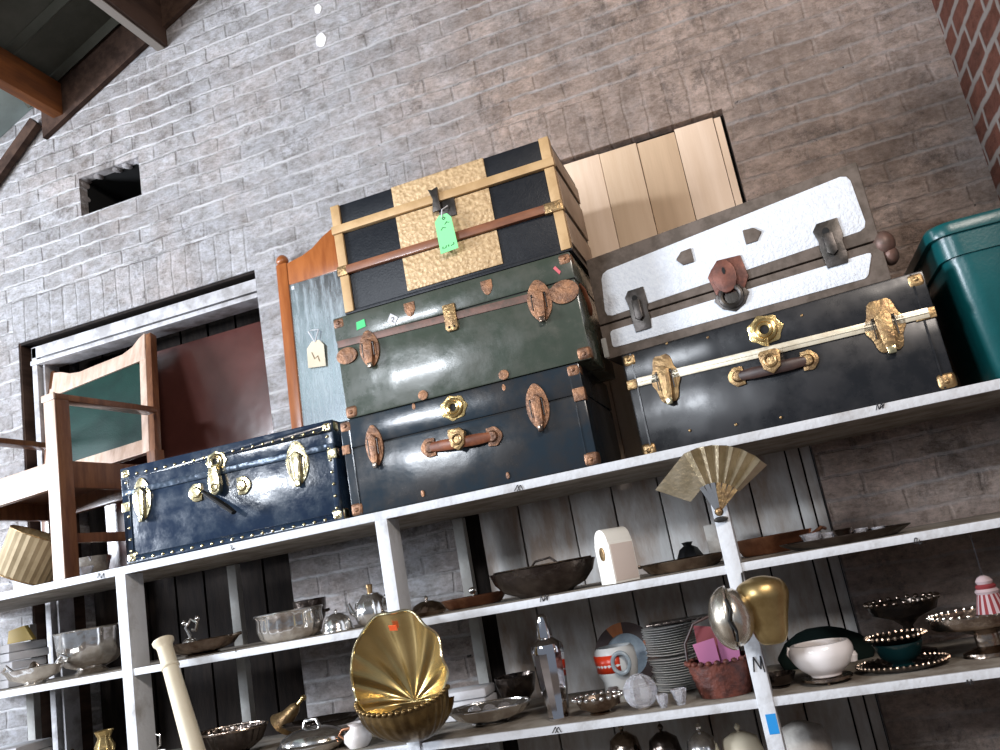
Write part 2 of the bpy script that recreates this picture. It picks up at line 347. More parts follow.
def ell(cx, cz, rx, rz_, n=24, lob=0, k=6, pt=0):
    out = []
    for i in range(n):
        a = 2*pi*i/n; q = 1+lob*cos(k*a)+pt*max(0, abs(sin(a))**8)
        out.append((cx+rx*q*cos(a), cz+rz_*q*sin(a)))
    return out
def tag(o, label=None, cat=None, group=None, kind=None):
    if label: o['label'] = label
    if cat: o['category'] = cat
    if group: o['group'] = group
    if kind: o['kind'] = kind
    return o
def thing(name, label, cat, loc, rz=0, group=None, rot=None):
    o = bpy.data.objects.new(name, None); COL.objects.link(o); o.empty_display_size = .05
    o.location = loc; o.rotation_euler = rot or (0, 0, rz)
    return tag(o, label, cat, group)
def struct(name, mb, m, label=None, parent=None, **k):
    o = mb.build(name, m, parent, **k)
    if not parent: tag(o, label, None, None, 'structure')
    return o

# ------------------------------------------------------------------ the room
WY = .62          # face of the back wall
def wall_with_holes(x0, x1, z0, z1, holes, y, depth):
    xs = sorted({x0, x1} | {h[0] for h in holes} | {h[1] for h in holes}); zs = sorted({z0, z1} | {h[2] for h in holes} | {h[3] for h in holes})
    b = MB()
    def is_hole(cx, cz): return any(h[0] < cx < h[1] and h[2] < cz < h[3] for h in holes)
    for i in range(len(xs)-1):
        for j in range(len(zs)-1):
            if not is_hole((xs[i]+xs[i+1])/2, (zs[j]+zs[j+1])/2):
                for yy in (y, y+depth): b.add([(xs[i], yy, zs[j]), (xs[i+1], yy, zs[j]), (xs[i+1], yy, zs[j+1]), (xs[i], yy, zs[j+1])], [(0, 1, 2, 3)])
    for h in holes:
        a, c, d, e = h
        b.add([(a, y, d), (c, y, d), (c, y, e), (a, y, e), (a, y+depth, d), (c, y+depth, d), (c, y+depth, e), (a, y+depth, e)], [(0, 3, 7, 4), (1, 5, 6, 2), (3, 2, 6, 7), (0, 4, 5, 1)])
    b.add([(x0, y, z0), (x1, y, z0), (x1, y, z1), (x0, y, z1), (x0, y+depth, z0), (x1, y+depth, z0), (x1, y+depth, z1), (x0, y+depth, z1)], [(0, 3, 7, 4), (1, 5, 6, 2), (3, 2, 6, 7), (0, 4, 5, 1)])
    return b
HX0, HX1, HZ0, HZ1 = at(80, 196, WY).x, at(140, 176, WY).x, at(110, 206, WY).z, at(110, 167, WY).z
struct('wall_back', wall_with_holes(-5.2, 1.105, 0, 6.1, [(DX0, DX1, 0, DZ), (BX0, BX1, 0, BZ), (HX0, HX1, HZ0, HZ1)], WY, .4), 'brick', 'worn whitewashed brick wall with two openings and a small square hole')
# broken edges of the small hole
hb_ = MB()
rr = random.Random(3)
for k in range(12):
    x = HX0+rr.random()*(HX1-HX0); z = rr.choice((HZ0, HZ1)); s_ = .006+.010*rr.random()
    hb_.ball((x, WY+.04, z), s_*1.8, .03, s_*.7, 7, 5)
for k in range(5):
    z = HZ0+rr.random()*(HZ1-HZ0); s_ = .006+.009*rr.random()
    hb_.ball((rr.choice((HX0, HX1)), WY+.04, z), s_*.8, .03, s_*1.6, 7, 5)
struct('trim_4', hb_, 'brick', 'broken brick edge around the small square hole')
struct('wall_hole', MB().box(HX0-.2, HX1+.2, WY+.42, WY+.5, HZ0-.2, HZ1+.2), 'black', 'black slab standing in for the shade behind the small square hole')  # black slab in place of the unlit depth behind the hole
struct('wall_right', MB().box(1.105, 1.4, -.75, WY+.4, 0, 6.1), 'redbrick', 'red brick side wall with thick pale mortar')
struct('floor', MB().box(-6, 2, -6, 1.6, -.05, 0), 'floor', 'brown floor')
# doorway frame
struct('trim_1', MB().box(DX0+.0, DX0+.008, WY+.006, WY+.3, 0, DZ), 'brownbeam', 'dark brown strip inside the left doorway')  # dark brown strip over the brick of the left reveal
struct('trim_2', MB().box(DX0+.008, DX1, WY+.006, WY+.3, DZ-.012, DZ-.0), 'darkwood', 'dark strip painting the shade above the doorway frame')  # dark strip puts shade into the gap over the frame
for k_, (px_, py_, r_) in enumerate(((321, 40, .032), (318, 9, .022))):
    q_ = at(px_, py_, WY-.002); struct('trim_%d' % (10+k_), MB().prism(ell(q_.x, q_.z, r_*.8, r_*1.1, 18, .08, 5), WY-.003, WY+.002), 'white_blotch', 'blotch of white paint on the brick wall')
d = MB()
d.box(DX0+.045, DX1, WY+.03, WY+.14, DZ-.085, DZ-.028)
d.box(DX0+.045, DX1, WY+.02, WY+.14, DZ-.120, DZ-.098)
d.box(DX0+.045, DX0+.075, WY+.03, WY+.14, 0, DZ-.03)
d.box(DX0+.088, DX0+.1, WY+.05, WY+.14, 0, DZ-.1)
struct('trim_3', d, 'frame_paint', 'whitish painted frame around the left doorway', bevel=.003)
d1 = struct('door_1', MB().box(-2.76, DX1-.005, WY+.16, WY+.2, 1.72, DZ-.175), 'maroon', 'glossy maroon door panel in the left doorway', bevel=.003)
b = MB()
for k in range(10): b.box(-3.2+.16*k, -3.2+.16*k+.148, WY+.36, WY+.39, 0, DZ)
b.box(-3.3, -1.5, WY+.40, WY+.42, 0, DZ+.1)
struct('trim_5', b, 'darkwood', 'dark vertical planks closing the left doorway')
struct('trim_8', MB().box(BX0+.003, BX1-.003, WY+.055, WY+.09, 0, BZ+.1), 'darkwood', 'added dark backing that darkens the gaps in the boarding')  # added dark sheet so no light shows between the planks
b = MB()
b.box(HX0-.004, HX0+.001, WY+.05, WY+.42, HZ0, HZ1); b.box(HX1-.001, HX1+.004, WY+.05, WY+.42, HZ0, HZ1); b.box(HX0, HX1, WY+.05, WY+.42, HZ0-.004, HZ0+.001); b.box(HX0, HX1, WY+.05, WY+.42, HZ1-.001, HZ1+.004)
struct('trim_9', b, 'black', 'black lining that paints the shade inside the small square hole')  # black faces paint the shade inside the recess
# boarded opening: planks, raw pine above, painted below
o = thing('boarding', 'vertical plank boarding in the wall opening, raw pale pine above the trunks', 'boards', (0, 0, 0)); o['kind'] = 'structure'; o.name = 'door_2'
xs = [BX0+.008, -.80, -.60, at(561, 160, WY).x, at(604, 180, WY).x, at(641, 165, WY).x, at(680, 155, WY).x, at(714, 122, WY).x, BX1-.012]
mats_ = ['plywood2', 'plywood', 'plywood', 'plywood', 'plywood3', 'plywood2', 'plywood', 'plywood']
for k in range(8):
    x0, x1 = xs[k]+.0012, xs[k+1]-.0012
    MB().box(x0, x1, WY+.022+(.003 if k % 2 else 0), WY+.05, 1.72, BZ-.012-.004*(k % 3)).build('plank', mats_[k], o, bevel=.0015)
for k, (x0, x1) in enumerate(zip([-.9, -.74, -.54, -.38, -.21, -.06, .10, .24, .287], [-.74, -.54, -.38, -.21, -.06, .10, .24, .287, .325])):
    MB().box(x0+.003, x1-.003, WY+.012+.003*(k % 2), WY+.05, .02, 1.715).build('painted_plank', 'boardpaint', o, bevel=.002)
# ------------------------------------------------------------------ roof
_a, _b = at(200, 0, WY), at(0, 185, WY)
sl = (_a.z-_b.z)/(_a.x-_b.x)
def rz_(x): return _a.z+(x-_a.x)*sl+.235
b = MB()
nx = 0
x = -2.86
pts = []
while x < 1.6:
    pts.append(x); x += .02
vs = []; fs = []
ys = (WY-.002, -5.2)
for i, x in enumerate(pts):
    for y in ys: vs.append((x, y, rz_(x)))
for i in range(len(pts)-1): fs.append((2*i, 2*i+1, 2*i+3, 2*i+2))
b.add(vs, fs)
y = WY-.02
while y > -5:
    b.add([(-2.86, y, rz_(-2.86)-.002), (1.6, y, rz_(1.6)-.002), (1.6, y-.03, rz_(1.6)-.03), (-2.86, y-.03, rz_(-2.86)-.03), (-2.86, y-.06, rz_(-2.86)-.002), (1.6, y-.06, rz_(1.6)-.002)], [(0, 1, 2, 3), (3, 2, 5, 4)])
    y -= .26
struct('ceiling', b, 'roof', 'dark ribbed sheet roof sloping down to the left')
struct('ceiling_panel', MB().add([(-3.9, WY-.002, rz_(-3.9)+.015), (-2.8, WY-.002, rz_(-2.8)+.015), (-2.8, -3.5, rz_(-2.8)+.015), (-3.9, -3.5, rz_(-3.9)+.015)], [(0, 1, 2, 3)]), 'rooflight', 'pale green roof sheet at the low edge')
def purlin(xc, w, h, m, y1, lab, edge=False, drop=0):
    z1 = rz_(xc-w/2)-.005-drop
    o = struct('ceiling_beam', MB().box(xc-w/2, xc+w/2, y1, WY-.004, z1-h, z1), m, lab, bevel=.004)
    if edge: MB().box(xc-w/2-.008, xc-w/2+.001, y1, WY-.004, z1-h-.004, z1-h+.03).build('pale_edge', 'beamedge', o)
    return o
P1 = at(58, 121, WY); P2 = at(160, 50, WY)
def purl(px_, w, m, lab, edge):
    z1 = rz_(px_.x)-.004
    o = struct('ceiling_beam', MB().box(px_.x, px_.x+w, -4.5, WY-.004, px_.z, z1), m, lab, bevel=.004)
    if edge: MB().box(px_.x-.012, px_.x+.03, -4.5, WY-.004, px_.z-.006, px_.z+.012).build('pale_edge', 'beamedge', o)
purl(P1, .06, 'orangebeam', 'orange stained roof beam running out from the wall', False)
purl(P2, .05, 'brownbeam', 'dark brown roof beam with a pale lower edge', True)
# board along the roof slope on the wall
xa, xb = -2.80, 1.2
b = MB().prism([(xa, rz_(xa)-.232), (xb, rz_(xb)-.232), (xb, rz_(xb)-.003), (xa, rz_(xa)-.003)], WY-.03, WY-.003)
struct('trim_7', b, 'brownbeam', 'dark brown board under the roof along the wall')
a = at(36, 122, WY-.03); c = at(-30, 215, WY-.03)
struct('trim_6', MB().beam(a, c, .035, .06), 'brownbeam', 'dark board following the roof slope')

# ------------------------------------------------------------------ shelving unit
T0, T1, T2 = 1.705, 1.362, 1.011       # tops of the three boards in view
sh = thing('shelving_unit', 'white painted wooden shelving carrying the trunks and silverware', 'shelves', (-.8, 0, 0))
X0, X1 = -3.3, 1.10
def lb(x): return x+.8
for z, t in ((T0, .027), (T1, .023), (T2, .023), (.66, .023), (.3, .023)):
    s_ = MB()
    s_.box(lb(X0), lb(X1), .012, WY-.065, z-t, z-.0)
    o = s_.build('shelf_board', 'shelf_top', sh, bevel=.001)
    MB().box(lb(X0), lb(X1), 0 if z == T0 else .001, .012, z-t, z+.0).build('front_edge', 'white_paint', o, bevel=.0015)
UP = [-2.005, -1.0, .022, 1.045, -3.02]
for x in UP:
    MB().box(lb(x-.021), lb(x+.021), -.003, .085, 0, T0-.027).build('upright', 'white_paint', sh, bevel=.002)
for x, z1 in ((-2.98, 1.6), (-1.93, T0-.03), (-.945, T0-.03), (.95, T0-.03)):
    MB().box(lb(x-.02), lb(x+.02), .52, .555, 0, z1).build('rear_post', 'post_gray', sh, bevel=.002)
# marker strokes on the edges and the third upright
def strokes(lines, px, py, y, parent, name='marker_writing', w=.0022, k_=.75):
    b = MB()
    for ln in lines:
        p = [at(px+q[0]*k_, py+q[1]*k_, y) for q in ln]
        for i in range(len(p)-1):
            b.tube([p[i]+Vector((.8, 0, 0)), p[i+1]+Vector((.8, 0, 0))], w/2, 5)
    return b.build(name, 'ink', parent)
MM = [[(-5, 4), (-4, -5), (-1, 3), (2, -6), (4, 2)], [(4, 2), (6, -6)], [(-1, 3), (5, -4)]]
XX = [[(-5, 4), (-1, -4), (3, 4)], [(-1, 4), (3, -4), (7, 3)]]
for px, py, k in ((880, 407, MM), (518, 488, XX), (101, 576, [[(-5, 3), (-3, -4), (0, 3), (3, -4), (4, 3)]]), (232, 547, [[(-2, -3), (0, 4), (3, 1)]])):
    strokes(k, px, py, -.002, sh)
for px, py, k in ((544, 599, MM), (917, 541, [[(-4, 3), (-3, -4), (0, -4), (0, 3), (-4, 3)], [(3, -2), (3, 4), (7, 2)]]), (235, 650, [[(0, -3), (1, 3)]])):
    strokes(k, px, py, -.0005, sh)
for px, py, k in ((556, 730, XX), (970, 682, [[(-5, 3), (-4, -3), (0, 3)], [(1, 3), (1, -4), (5, 3)]])):
    strokes(k, px, py, -.0005, sh)
strokes([[(-4, 9), (-5, -6), (3, 6), (2, -7), (7, 9)]], 758, 663, -.0045, sh, w=.004, k_=1)
p = at(772, 722, -.004)
MB().box(lb(p.x-.013), lb(p.x+.013), -.0045, -.0032, p.z-.03, p.z+.02).build('blue_tape', 'bluetape', sh)

# ------------------------------------------------------------------ trunks
class Face:
    "front plane of a box-shaped thing; turns photograph places into its own x,z"
    def __init__(s, loc, rz, y=0):
        s.l = Vector(loc); s.rz = rz; s.n = Vector((-sin(rz), cos(rz), 0)); s.x = Vector((cos(rz), sin(rz), 0)); s.y = y
    def __call__(s, px, py, off=0):
        d = ray(px, py); o = s.l + s.n*(s.y+off); t = (o-CAM).dot(s.n)/d.dot(s.n); p = CAM+d*t-s.l
        return p.dot(s.x), p.z
def draw_latch(par, x, z, w, h, m='copper', lob=.05, name='latch', m2=None, style=0):
    b = MB().prism(ell(x, z, w/2, h/2*.92, 32, lob, 6 if lob > .06 else 2, .10), -.006, .001)
    o = b.build(name, m, par, bevel=.0015)
    q = MB()
    hw = w*.19
    q.prism([(x-hw*1.2, z+h*.16), (x-hw*.9, z-h*.30), (x-hw*.55, z-h*.49), (x+hw*.55, z-h*.49), (x+hw*.9, z-h*.30), (x+hw*1.2, z+h*.16), (x, z+h*.26)], -.020, -.004)
    q.build('hasp', m2 or m, o, bevel=.004)
    MB().prism([(x-hw*.62, z-h*.40), (x+hw*.62, z-h*.40), (x+hw*.55, z-h*.53), (x-hw*.55, z-h*.53)], -.024, -.008).build('hasp_tip', 'tarnish' if m == 'copper' else 'brasspale', o, bevel=.002)
    q = MB().tube([(x-hw*1.5, -.016, z-h*.22), (x-hw*1.5, -.016, z+h*.12), (x+hw*1.5, -.016, z+h*.12), (x+hw*1.5, -.016, z-h*.22)], .0022, 6)
    q.tube([(x-w*.30, -.012, z+h*.13), (x+w*.30, -.012, z+h*.13)], .005, 8)
    q.build('wire_loop', 'darkmetal', o)
    return o
def lock_plate(par, x, z, r, m='brass', pts=7, tongue=True, tz=.05):
    prof = []
    n = pts*8
    for i in range(n):
        a = 2*pi*i/n+.2; q = r*(1+.13*abs(cos(pts*a/2))**3 - .03)
        prof.append((x+q*cos(a)*1.12, z+q*sin(a)))
    o = MB().prism(prof, -.005, .001).build('lock_plate', m, par, bevel=.0015)
    MB().ring((x, -.007, z), r*.68, r*.16).ring((x, -.010, z), r*.42, r*.13).build('rim', m, o)
    MB().prism(ell(x, z, r*.36, r*.36, 20), -.009, -.004).build('keyhole', 'black', o)
    return o
def tongue(par, x0, z0, x1, z1, w, m, base_r=0):
    o = MB().prism([(x0-w*.35, z0), (x0+w*.35, z0), (x1+w*.5, z1+w*.5), (x1+w*.4, z1-w*.2), (x1, z1-w*.5), (x1-w*.4, z1-w*.2), (x1-w*.5, z1+w*.5)], -.034, -.010).build('hasp_tongue', m, par, bevel=.003)
    MB().ring((x1, -.035, z1+w*.12), w*.26, w*.07).build('boss', m, o)
    return o
def grip(par, xa, za, xb, zb, m_end, m_strap, s=1.0, hanging=False):
    for (x, z, sg) in ((xa, za, -1), (xb, zb, 1)):
        pts = []
        for i in range(14):
            a = pi/2-pi*i/13
            pts.append((x+sg*(.018*s*cos(a)*1.25), z+.021*s*sin(a)*(1+.08*cos(5*a))))
        pts += [(x-sg*.012*s, z-.020*s), (x-sg*.012*s, z+.020*s)]
        o = MB().prism(pts, -.007, .001).build('handle_mount', m_end, par, bevel=.0015)
        MB().lathe([(.0001, .010), (.010*s, .009), (.013*s, .004), (.014*s, 0)], 16, (0, 0, 0), R=Matrix.Rotation(radians(90), 3, 'X')).xfall(Matrix.Translation((x, -.006, z))).build('dome', m_end, o)
    if not hanging:
        P_ = [(xa-.006, -.010, za), (xa+(xb-xa)*.22, -.019, za+(zb-za)*.22-.002), (xa+(xb-xa)*.5, -.024, (za+zb)/2-.004), (xa+(xb-xa)*.78, -.019, za+(zb-za)*.78-.002), (xb+.006, -.010, zb)]
        return MB().tube(P_, [.003*s, .0040*s, .0038*s, .0040*s, .003*s], 12, 3.1).build('handle_strap', m_strap, par)
def corner(par, x, y, z, s, m, w, d, h):
    "rounded clam cap over a corner, kept flush above and below"
    sx = 1 if x > w/2 else -1; sz = 1 if z > h/2 else -1
    x0, x1 = sorted((x+sx*.003, x-sx*s)); z0, z1 = sorted((z, z-sz*s))
    b = MB().box(x0, x1, -.004, s, z0, z1)
    o = b.build('corner_cap', m, par, bevel=s*.34, seg=4)
    MB().ball((x-sx*s*.45, -.004, z-sz*s*.45), s*.16, .004, s*.16, 10, 6).build('rivet', m, o)
    return o
def side_clamp(par, x, z, sw, sh_, m, w):
    sx = 1 if x > w/2 else -1
    x0, x1 = sorted((x+sx*.003, x-sx*sw))
    return MB().box(x0, x1, -.005, .02, z-sh_/2, z+sh_/2).build('side_clamp', m, par, bevel=.003)

def strip_between(F_, pa, pb, hgt, y0, y1, name, m, par, bevel=.001):
    (xa, za), (xb, zb) = F_(*pa), F_(*pb)
    return MB().prism([(xa, za-hgt/2), (xb, zb-hgt/2), (xb, zb+hgt/2), (xa, za+hgt/2)], y0, y1).build(name, m, par, bevel=bevel)

def basic(par, w, d, h, lid, m, lidm=None, gap=.0025, bv=.006):
    MB().box(0, w, 0, d, 0, lid-gap/2).build('body', m, par, bevel=bv)
    MB().box(-.0015, w+.0015, -.002, d, lid+gap/2, h).build('lid', lidm or m, par, bevel=bv)
    MB().box(.004, w-.004, .004, d-.004, lid-gap*1.2, lid+gap*1.2).build('seam', 'black', par)

# -- navy footlocker with brass fittings and rows of nails
loc = Vector((-1.978, .006, T0)); rz = radians(3.6); w, d, h, lid = .826, .42, .340, .247
t = thing('footlocker', 'shiny navy blue footlocker with pale brass fittings, nail rows and a broken handle', 'trunk', loc, rz)
basic(t, w, d, h, lid, 'navy')
FF = Face(loc, rz)
MB().prism([(0.004, lid-.008), (w-.004, lid-.008), (w-.004, lid+.014), (.004, lid+.014)], -.006, .001).build('seam_band', 'navyband', t, bevel=.002)
bb = MB()
for (x0, x1, z0, z1) in ((.002, w-.002, h-.042, h-.004), (.002, w-.002, .004, .030), (.002, .030, .03, h-.042), (w-.030, w-.002, .03, h-.042)):
    bb.box(x0, x1, -.0035, .001, z0, z1)
bb.build('edge_binding', 'navy', t, bevel=.001)
nail0 = MB().ball((0, 0, 0), .0058, .0045, .0058, 8, 5).build('nail', 'brasspale', t, loc=(.03, -.0035, .014))
spots = [(.03+(w-.06)*i/20, z) for i in range(21) for z in (.014, h-.030)] + [(x, .045+(h-.10)*i/6) for i in range(7) for x in (.022, w-.022)]
for x, z in spots[1:]:
    c = nail0.copy(); c.parent = t; c.location = (x, -.0035, z); COL.objects.link(c)
x, z = FF(143, 499); draw_latch(t, x, z, .068, .155, 'brasspale', .05)
x, z = FF(298, 463); draw_latch(t, x, z, .078, .155, 'brasspale', .05)
x, z = FF(217, 462)
o = lock_plate(t, x, z, .034, 'brasspale', 8)
x1, z1 = FF(220, 490)
tongue(t, x, z-.02, x1, z1, .044, 'brasspale')
xa, za = FF(198, 493); xb, zb = FF(243, 486)
grip(t, xa, za, xb, zb, 'brasspale', 'blackstrap', 1.45, True)
q = [(FF(203+dx, 492+dy, -.02-k*.006)) for k, (dx, dy) in enumerate(((0, 0), (6, 4), (14, 9), (23, 15), (31, 21)))]
MB().tube([(a_, -.02-.006*i, c_) for i, (a_, c_) in enumerate(q)], [.009, .012, .015, .016, .012], 10, .6).build('broken_handle_strap', 'blackstrap', t)
for (x, z) in ((0, h), (w, h), (0, 0), (w, 0)): corner(t, x, 0, z, .046, 'brasspale', w, d, h)
side_clamp(t, 0, .20, .03, .034, 'brasspale', w); side_clamp(t, w, .225, .03, .034, 'brasspale', w)

# -- dark blue trunk at the bottom of the stack
loc = Vector((-1.098, .004, T0)); rz = 0; w, d, h, lid = .812, .44, .312, .216
t = thing('steamer_trunk', 'dark blue-black tin trunk with star-shaped brass lock, bottom of the three-trunk stack', 'trunk', loc, rz)
basic(t, w, d, h, lid, 'blackblue', gap=.002); FF = Face(loc, rz)
x, z = FF(375, 446); draw_latch(t, x, z, .058, .14, 'copper', .05)
x, z = FF(538, 407); draw_latch(t, x, z, .068, .15, 'copper', .05)
x, z = FF(454, 407); lock_plate(t, x, z-.004, .038, 'brass', 7)
xa, za = FF(431, 448); xb, zb = FF(493, 437); grip(t, xa, za, xb, zb, 'copper', 'leather', 1.4)
x0, z0 = FF(457, 430); x1, z1 = FF(461, 443); tongue(t, x0, z0, x1, z1, .055, 'brassdull')
for (x, z) in ((0, h), (w, h), (0, 0), (w, 0)): corner(t, x, 0, z, .042, 'copper', w, d, h)
side_clamp(t, 0, .216, .025, .03, 'copper', w); side_clamp(t, w, .216, .034, .04, 'copper', w)
for px, py in ((414, 407), (504, 388), (508, 476), (423, 494)):
    x, z = FF(px, py); MB().prism(ell(x, z, .006, .011, 10), -.003, .001).build('tack', 'copper', t, bevel=.001)
for xq in (.030, w-.034): MB().box(xq, xq+.0035, -.0022, 0, .004, h-.004).build('edge_binding', 'blackblue', t)

# -- green trunk in the middle of the stack
loc = Vector((-1.068, .0, T0+.3145)); rz = 0; w, d, h, lid = .826, .40, .346, .258
t = thing('steamer_trunk', 'olive green tin trunk with rusty band and copper latches, middle of the stack', 'trunk', loc, rz)
basic(t, w, d, h, lid, 'greentin', gap=.002); FF = Face(loc, rz)
strip_between(FF, (338, 345), (577, 286), .024, -.004, .001, 'rusty_band', 'rustband', t)
x, z = FF(370, 349); draw_latch(t, x, z, .07, .125, 'copper', 0)
x, z = FF(540, 301); draw_latch(t, x, z, .078, .135, 'copper', 0)
x, z = FF(451, 318)
o = MB().prism([(x-.021, z+.045), (x+.021, z+.045), (x+.021, z-.035), (x+.014, z-.045), (x-.014, z-.045), (x-.021, z-.035)], -.010, .001).build('hasp_plate', 'brassdull', t, bevel=.003)
MB().ball((x-.008, -.010, z-.032), .004).ball((x+.010, -.010, z-.032), .004).build('screw', 'darkmetal', o)
for px, py in ((410, 309), (487, 287)):
    x, z = FF(px, py); MB().prism([(x-.019, z+.022), (x+.019, z+.022), (x+.019, z-.004), (x+.010, z-.022), (x, z-.028), (x-.010, z-.022), (x-.019, z-.004)], -.004, .001).build('shield_plate', 'copper', t, bevel=.0015)
for px, py in ((423, 394), (504, 376)):
    x, z = FF(px, py); MB().prism(ell(x, .016, .017, .016, 14), -.004, .001).build('shield_plate', 'copper', t, bevel=.0015)
for (x, z) in ((0, h), (w, h), (0, 0), (w, 0)): corner(t, x, 0, z, .042, 'copper', w, d, h)
x, z = FF(572, 290); MB().prism(ell(w-.040, z, .044, .040, 24, .06, 2), -.006, .001).build('band_clamp', 'copper', t, bevel=.002)
x, z = FF(347, 356); MB().prism(ell(.033, z, .036, .030, 24, .06, 2), -.006, .001).build('band_clamp', 'copper', t, bevel=.002)
x, z = FF(361, 325); MB().prism([(x-.016, z-.015), (x+.018, z-.010), (x+.016, z+.016), (x-.014, z+.012)], -.0040, -.001).build('green_sticker', 'greensticker', t)
x, z = FF(393, 320); s_ = MB().prism([(x-.020, z-.002), (x+.004, z-.022), (x+.02, z+.004), (x-.004, z+.023)], -.0040, -.001).build('white_sticker', 'paper', t)
MB().tube([(x-.004, -.0042, z+.006), (x+.004, -.0042, z+.008), (x+.005, -.0042, z), (x-.003, -.0042, z-.004), (x+.004, -.0042, z-.010)], .0012, 5).build('handwritten_mark', 'ink', s_)
x, z = FF(557, 271); MB().prism([(x-.010, z+.010), (x-.002, z+.016), (x+.012, z-.006), (x+.006, z-.014)], -.0040, -.001).build('pink_sticker', 'pinksticker', t)
# tattered leather handle hanging on the right-hand end
MB().tube([(w+.002, .05, .25), (w+.008, .07, .235), (w+.010, .10, .20), (w+.008, .12, .18), (w+.002, .14, .17)], [.006, .008, .007, .008, .006], 8, .6).build('end_handle', 'leather', t)

# -- gold and black trunk on top of the stack
loc = Vector((-1.019, .0, T0+.3145+.3475)); rz = 0; w, d, h, lid = .786, .40, .391, .285
t = thing('slatted_trunk', 'black and embossed gold trunk with slats, topmost of the stack, green tag on it', 'trunk', loc, rz)
FF = Face(loc, rz)
MB().box(0.004, w-.004, .004, d, .0, lid).build('body', 'blackvinyl', t, bevel=.004)
MB().box(0.004, w-.004, .004, d, lid+.002, h).build('lid', 'blackvinyl', t, bevel=.004)
xL = FF(397, 225)[0]; xR = FF(492, 206)[0]
for z0, z1 in ((.02, .135), (.165, lid-.002), (lid+.03, h-.002)):
    MB().box(xL, xR, -.001, .006, z0, z1).build('embossed_panel', 'goldemb', t, bevel=.001)
MB().box(xL, xR, 0, d*.95, h-.001, h+.0005).build('embossed_top_panel', 'goldemb', t)
for x in (0, w-.032):
    for z0, z1 in ((.006, .135), (.165, lid), (lid+.03, h)):
        MB().box(x, x+.032, -.005, .03, z0, z1).build('corner_strip', 'goldstrip', t, bevel=.002)
MB().box(-.004, w+.004, -.012, .012, lid+.001, lid+.030).build('lid_slat', 'goldstrip', t, bevel=.003)
MB().box(.03, w-.055, -.014, .008, .137, .165).build('brown_slat', 'brownslat', t, bevel=.003)
for xq in ((-.004, .034), (w-.058, w+.004)): MB().box(*xq, -.012, .012, .134, .168).build('slat_end', 'brassdull', t, bevel=.003)
for z0, z1 in ((.035, .135), (.16, lid-.005), (lid+.02, h-.03)):
    MB().box(w-.006, w+.002, .03, d-.01, z0, z1).build('end_panel', 'tanend', t, bevel=.001)
MB().box(-.002, w+.002, 0, d, 0, .012).build('base_rail', 'blackvinyl', t, bevel=.002)
x, z = FF(438, 203)
o = MB().prism([(x-.022, z+.048), (x-.008, z+.042), (x+.012, z+.048), (x+.010, z+.01), (x+.013, z-.035), (x-.018, z-.035), (x-.010, z+.01)], -.020, -.010).build('hasp', 'darkmetal', t, bevel=.002)
x2, z2 = FF(448, 212)
MB().box(x2-.03, x2+.03, -.006, .002, lid-.06, lid+.000).build('lock_plate', 'darkmetal', t, bevel=.002)
# green tag hanging on it
x, z = FF(438, 203); lx = loc.x+x
p = at(445, 233, -.028)
g = thing('price_tag', 'bright green handwritten price tag hanging from the hasp of the gold trunk', 'tag', (p.x, p.y, p.z))
R_ = Matrix.Rotation(radians(0), 3, 'Y')
tb = MB().prism([(-.026, -.066), (.036, -.062), (.030, .048), (.018, .064), (-.010, .064), (-.028, .046)], -.0006, .0006)
tb.build('paper', 'tag', g)
MB().tube([(-.002, -.001, .055), (.004, -.002, .08), (.020, .014, .095)], .0022, 6).build('string', 'paper', g)
b = MB()
for i, (x, z, l, an) in enumerate(((-.012, .012, .012, .8), (-.004, .02, .010, -.4), (.004, .028, .012, .8), (.012, .034, .009, -.3), (-.016, -.052, .008, 1.5), (-.006, -.050, .008, 1.1), (.004, -.049, .007, 1.5), (.013, -.048, .008, .3), (.022, -.047, .008, 1.4), (-.011, -.051, .007, .2))):
    b.tube([(x, -.0012, z), (x+l*cos(an), -.0012, z+l*sin(an))], .0009, 4)
b.build('handwriting', 'ink', g)
MB().ring((.004, -.001, .050), .004, .0012, n=12, m=5).build('eyelet', 'ink', g)

# -- black trunk with pale gold band (right)
pL = at(622, 358, .13); loc = Vector((pL.x, .130, T0)); rz = -radians(8.2)
w, d, h, lid = .868, .40, .330, .222
t = thing('steamer_trunk', 'black tin trunk with pale gold band under the white trunk', 'trunk', loc, rz)
basic(t, w, d, h, lid, 'blacktin', gap=.002); FF = Face(loc, rz)
strip_between(FF, (638, 383), (929, 313), .027, -.006, .001, 'gold_band', 'goldband', t)
strip_between(FF, (638, 383), (929, 313), .004, -.009, -.004, 'band_ridge', 'goldband', t)
x, z = FF(666, 379); draw_latch(t, x, z, .085, .155, 'brassdull', .09)
x, z = FF(885, 326); draw_latch(t, x, z, .10, .155, 'brassdull', .09)
x, z = FF(765, 330); lock_plate(t, x, z-.002, .043, 'brass', 7)
x1, z1 = FF(768, 345); MB().tube([(x, -.012, z-.03), (x1, -.018, z1-.005)], .006, 8).build('bolt', 'brass', t)
xa, za = FF(739, 377); xb, zb = FF(808, 361); grip(t, xa, za, xb, zb, 'brassdull', 'leatherdk', 1.35)
x0, z0 = FF(769, 352); x1, z1 = FF(773, 365); tongue(t, x0, z0, x1, z1, .062, 'brassdull')
for (x, z) in ((0, h), (w, h), (0, 0), (w, 0)): corner(t, x, 0, z, .046, 'brassdull', w, d, h)
side_clamp(t, 0, FF(633, 385)[1], .03, .03, 'brassdull', w); side_clamp(t, w, FF(928, 314)[1], .05, .03, 'brassdull', w)
for px, py in ((667, 344), (708, 338), (802, 316), (690, 431), (736, 425), (781, 418)):
    x, z = FF(px, py); MB().ball((x, -.002, z), .0045, .003, .0045, 8, 5).build('rivet', 'brassdull', t)
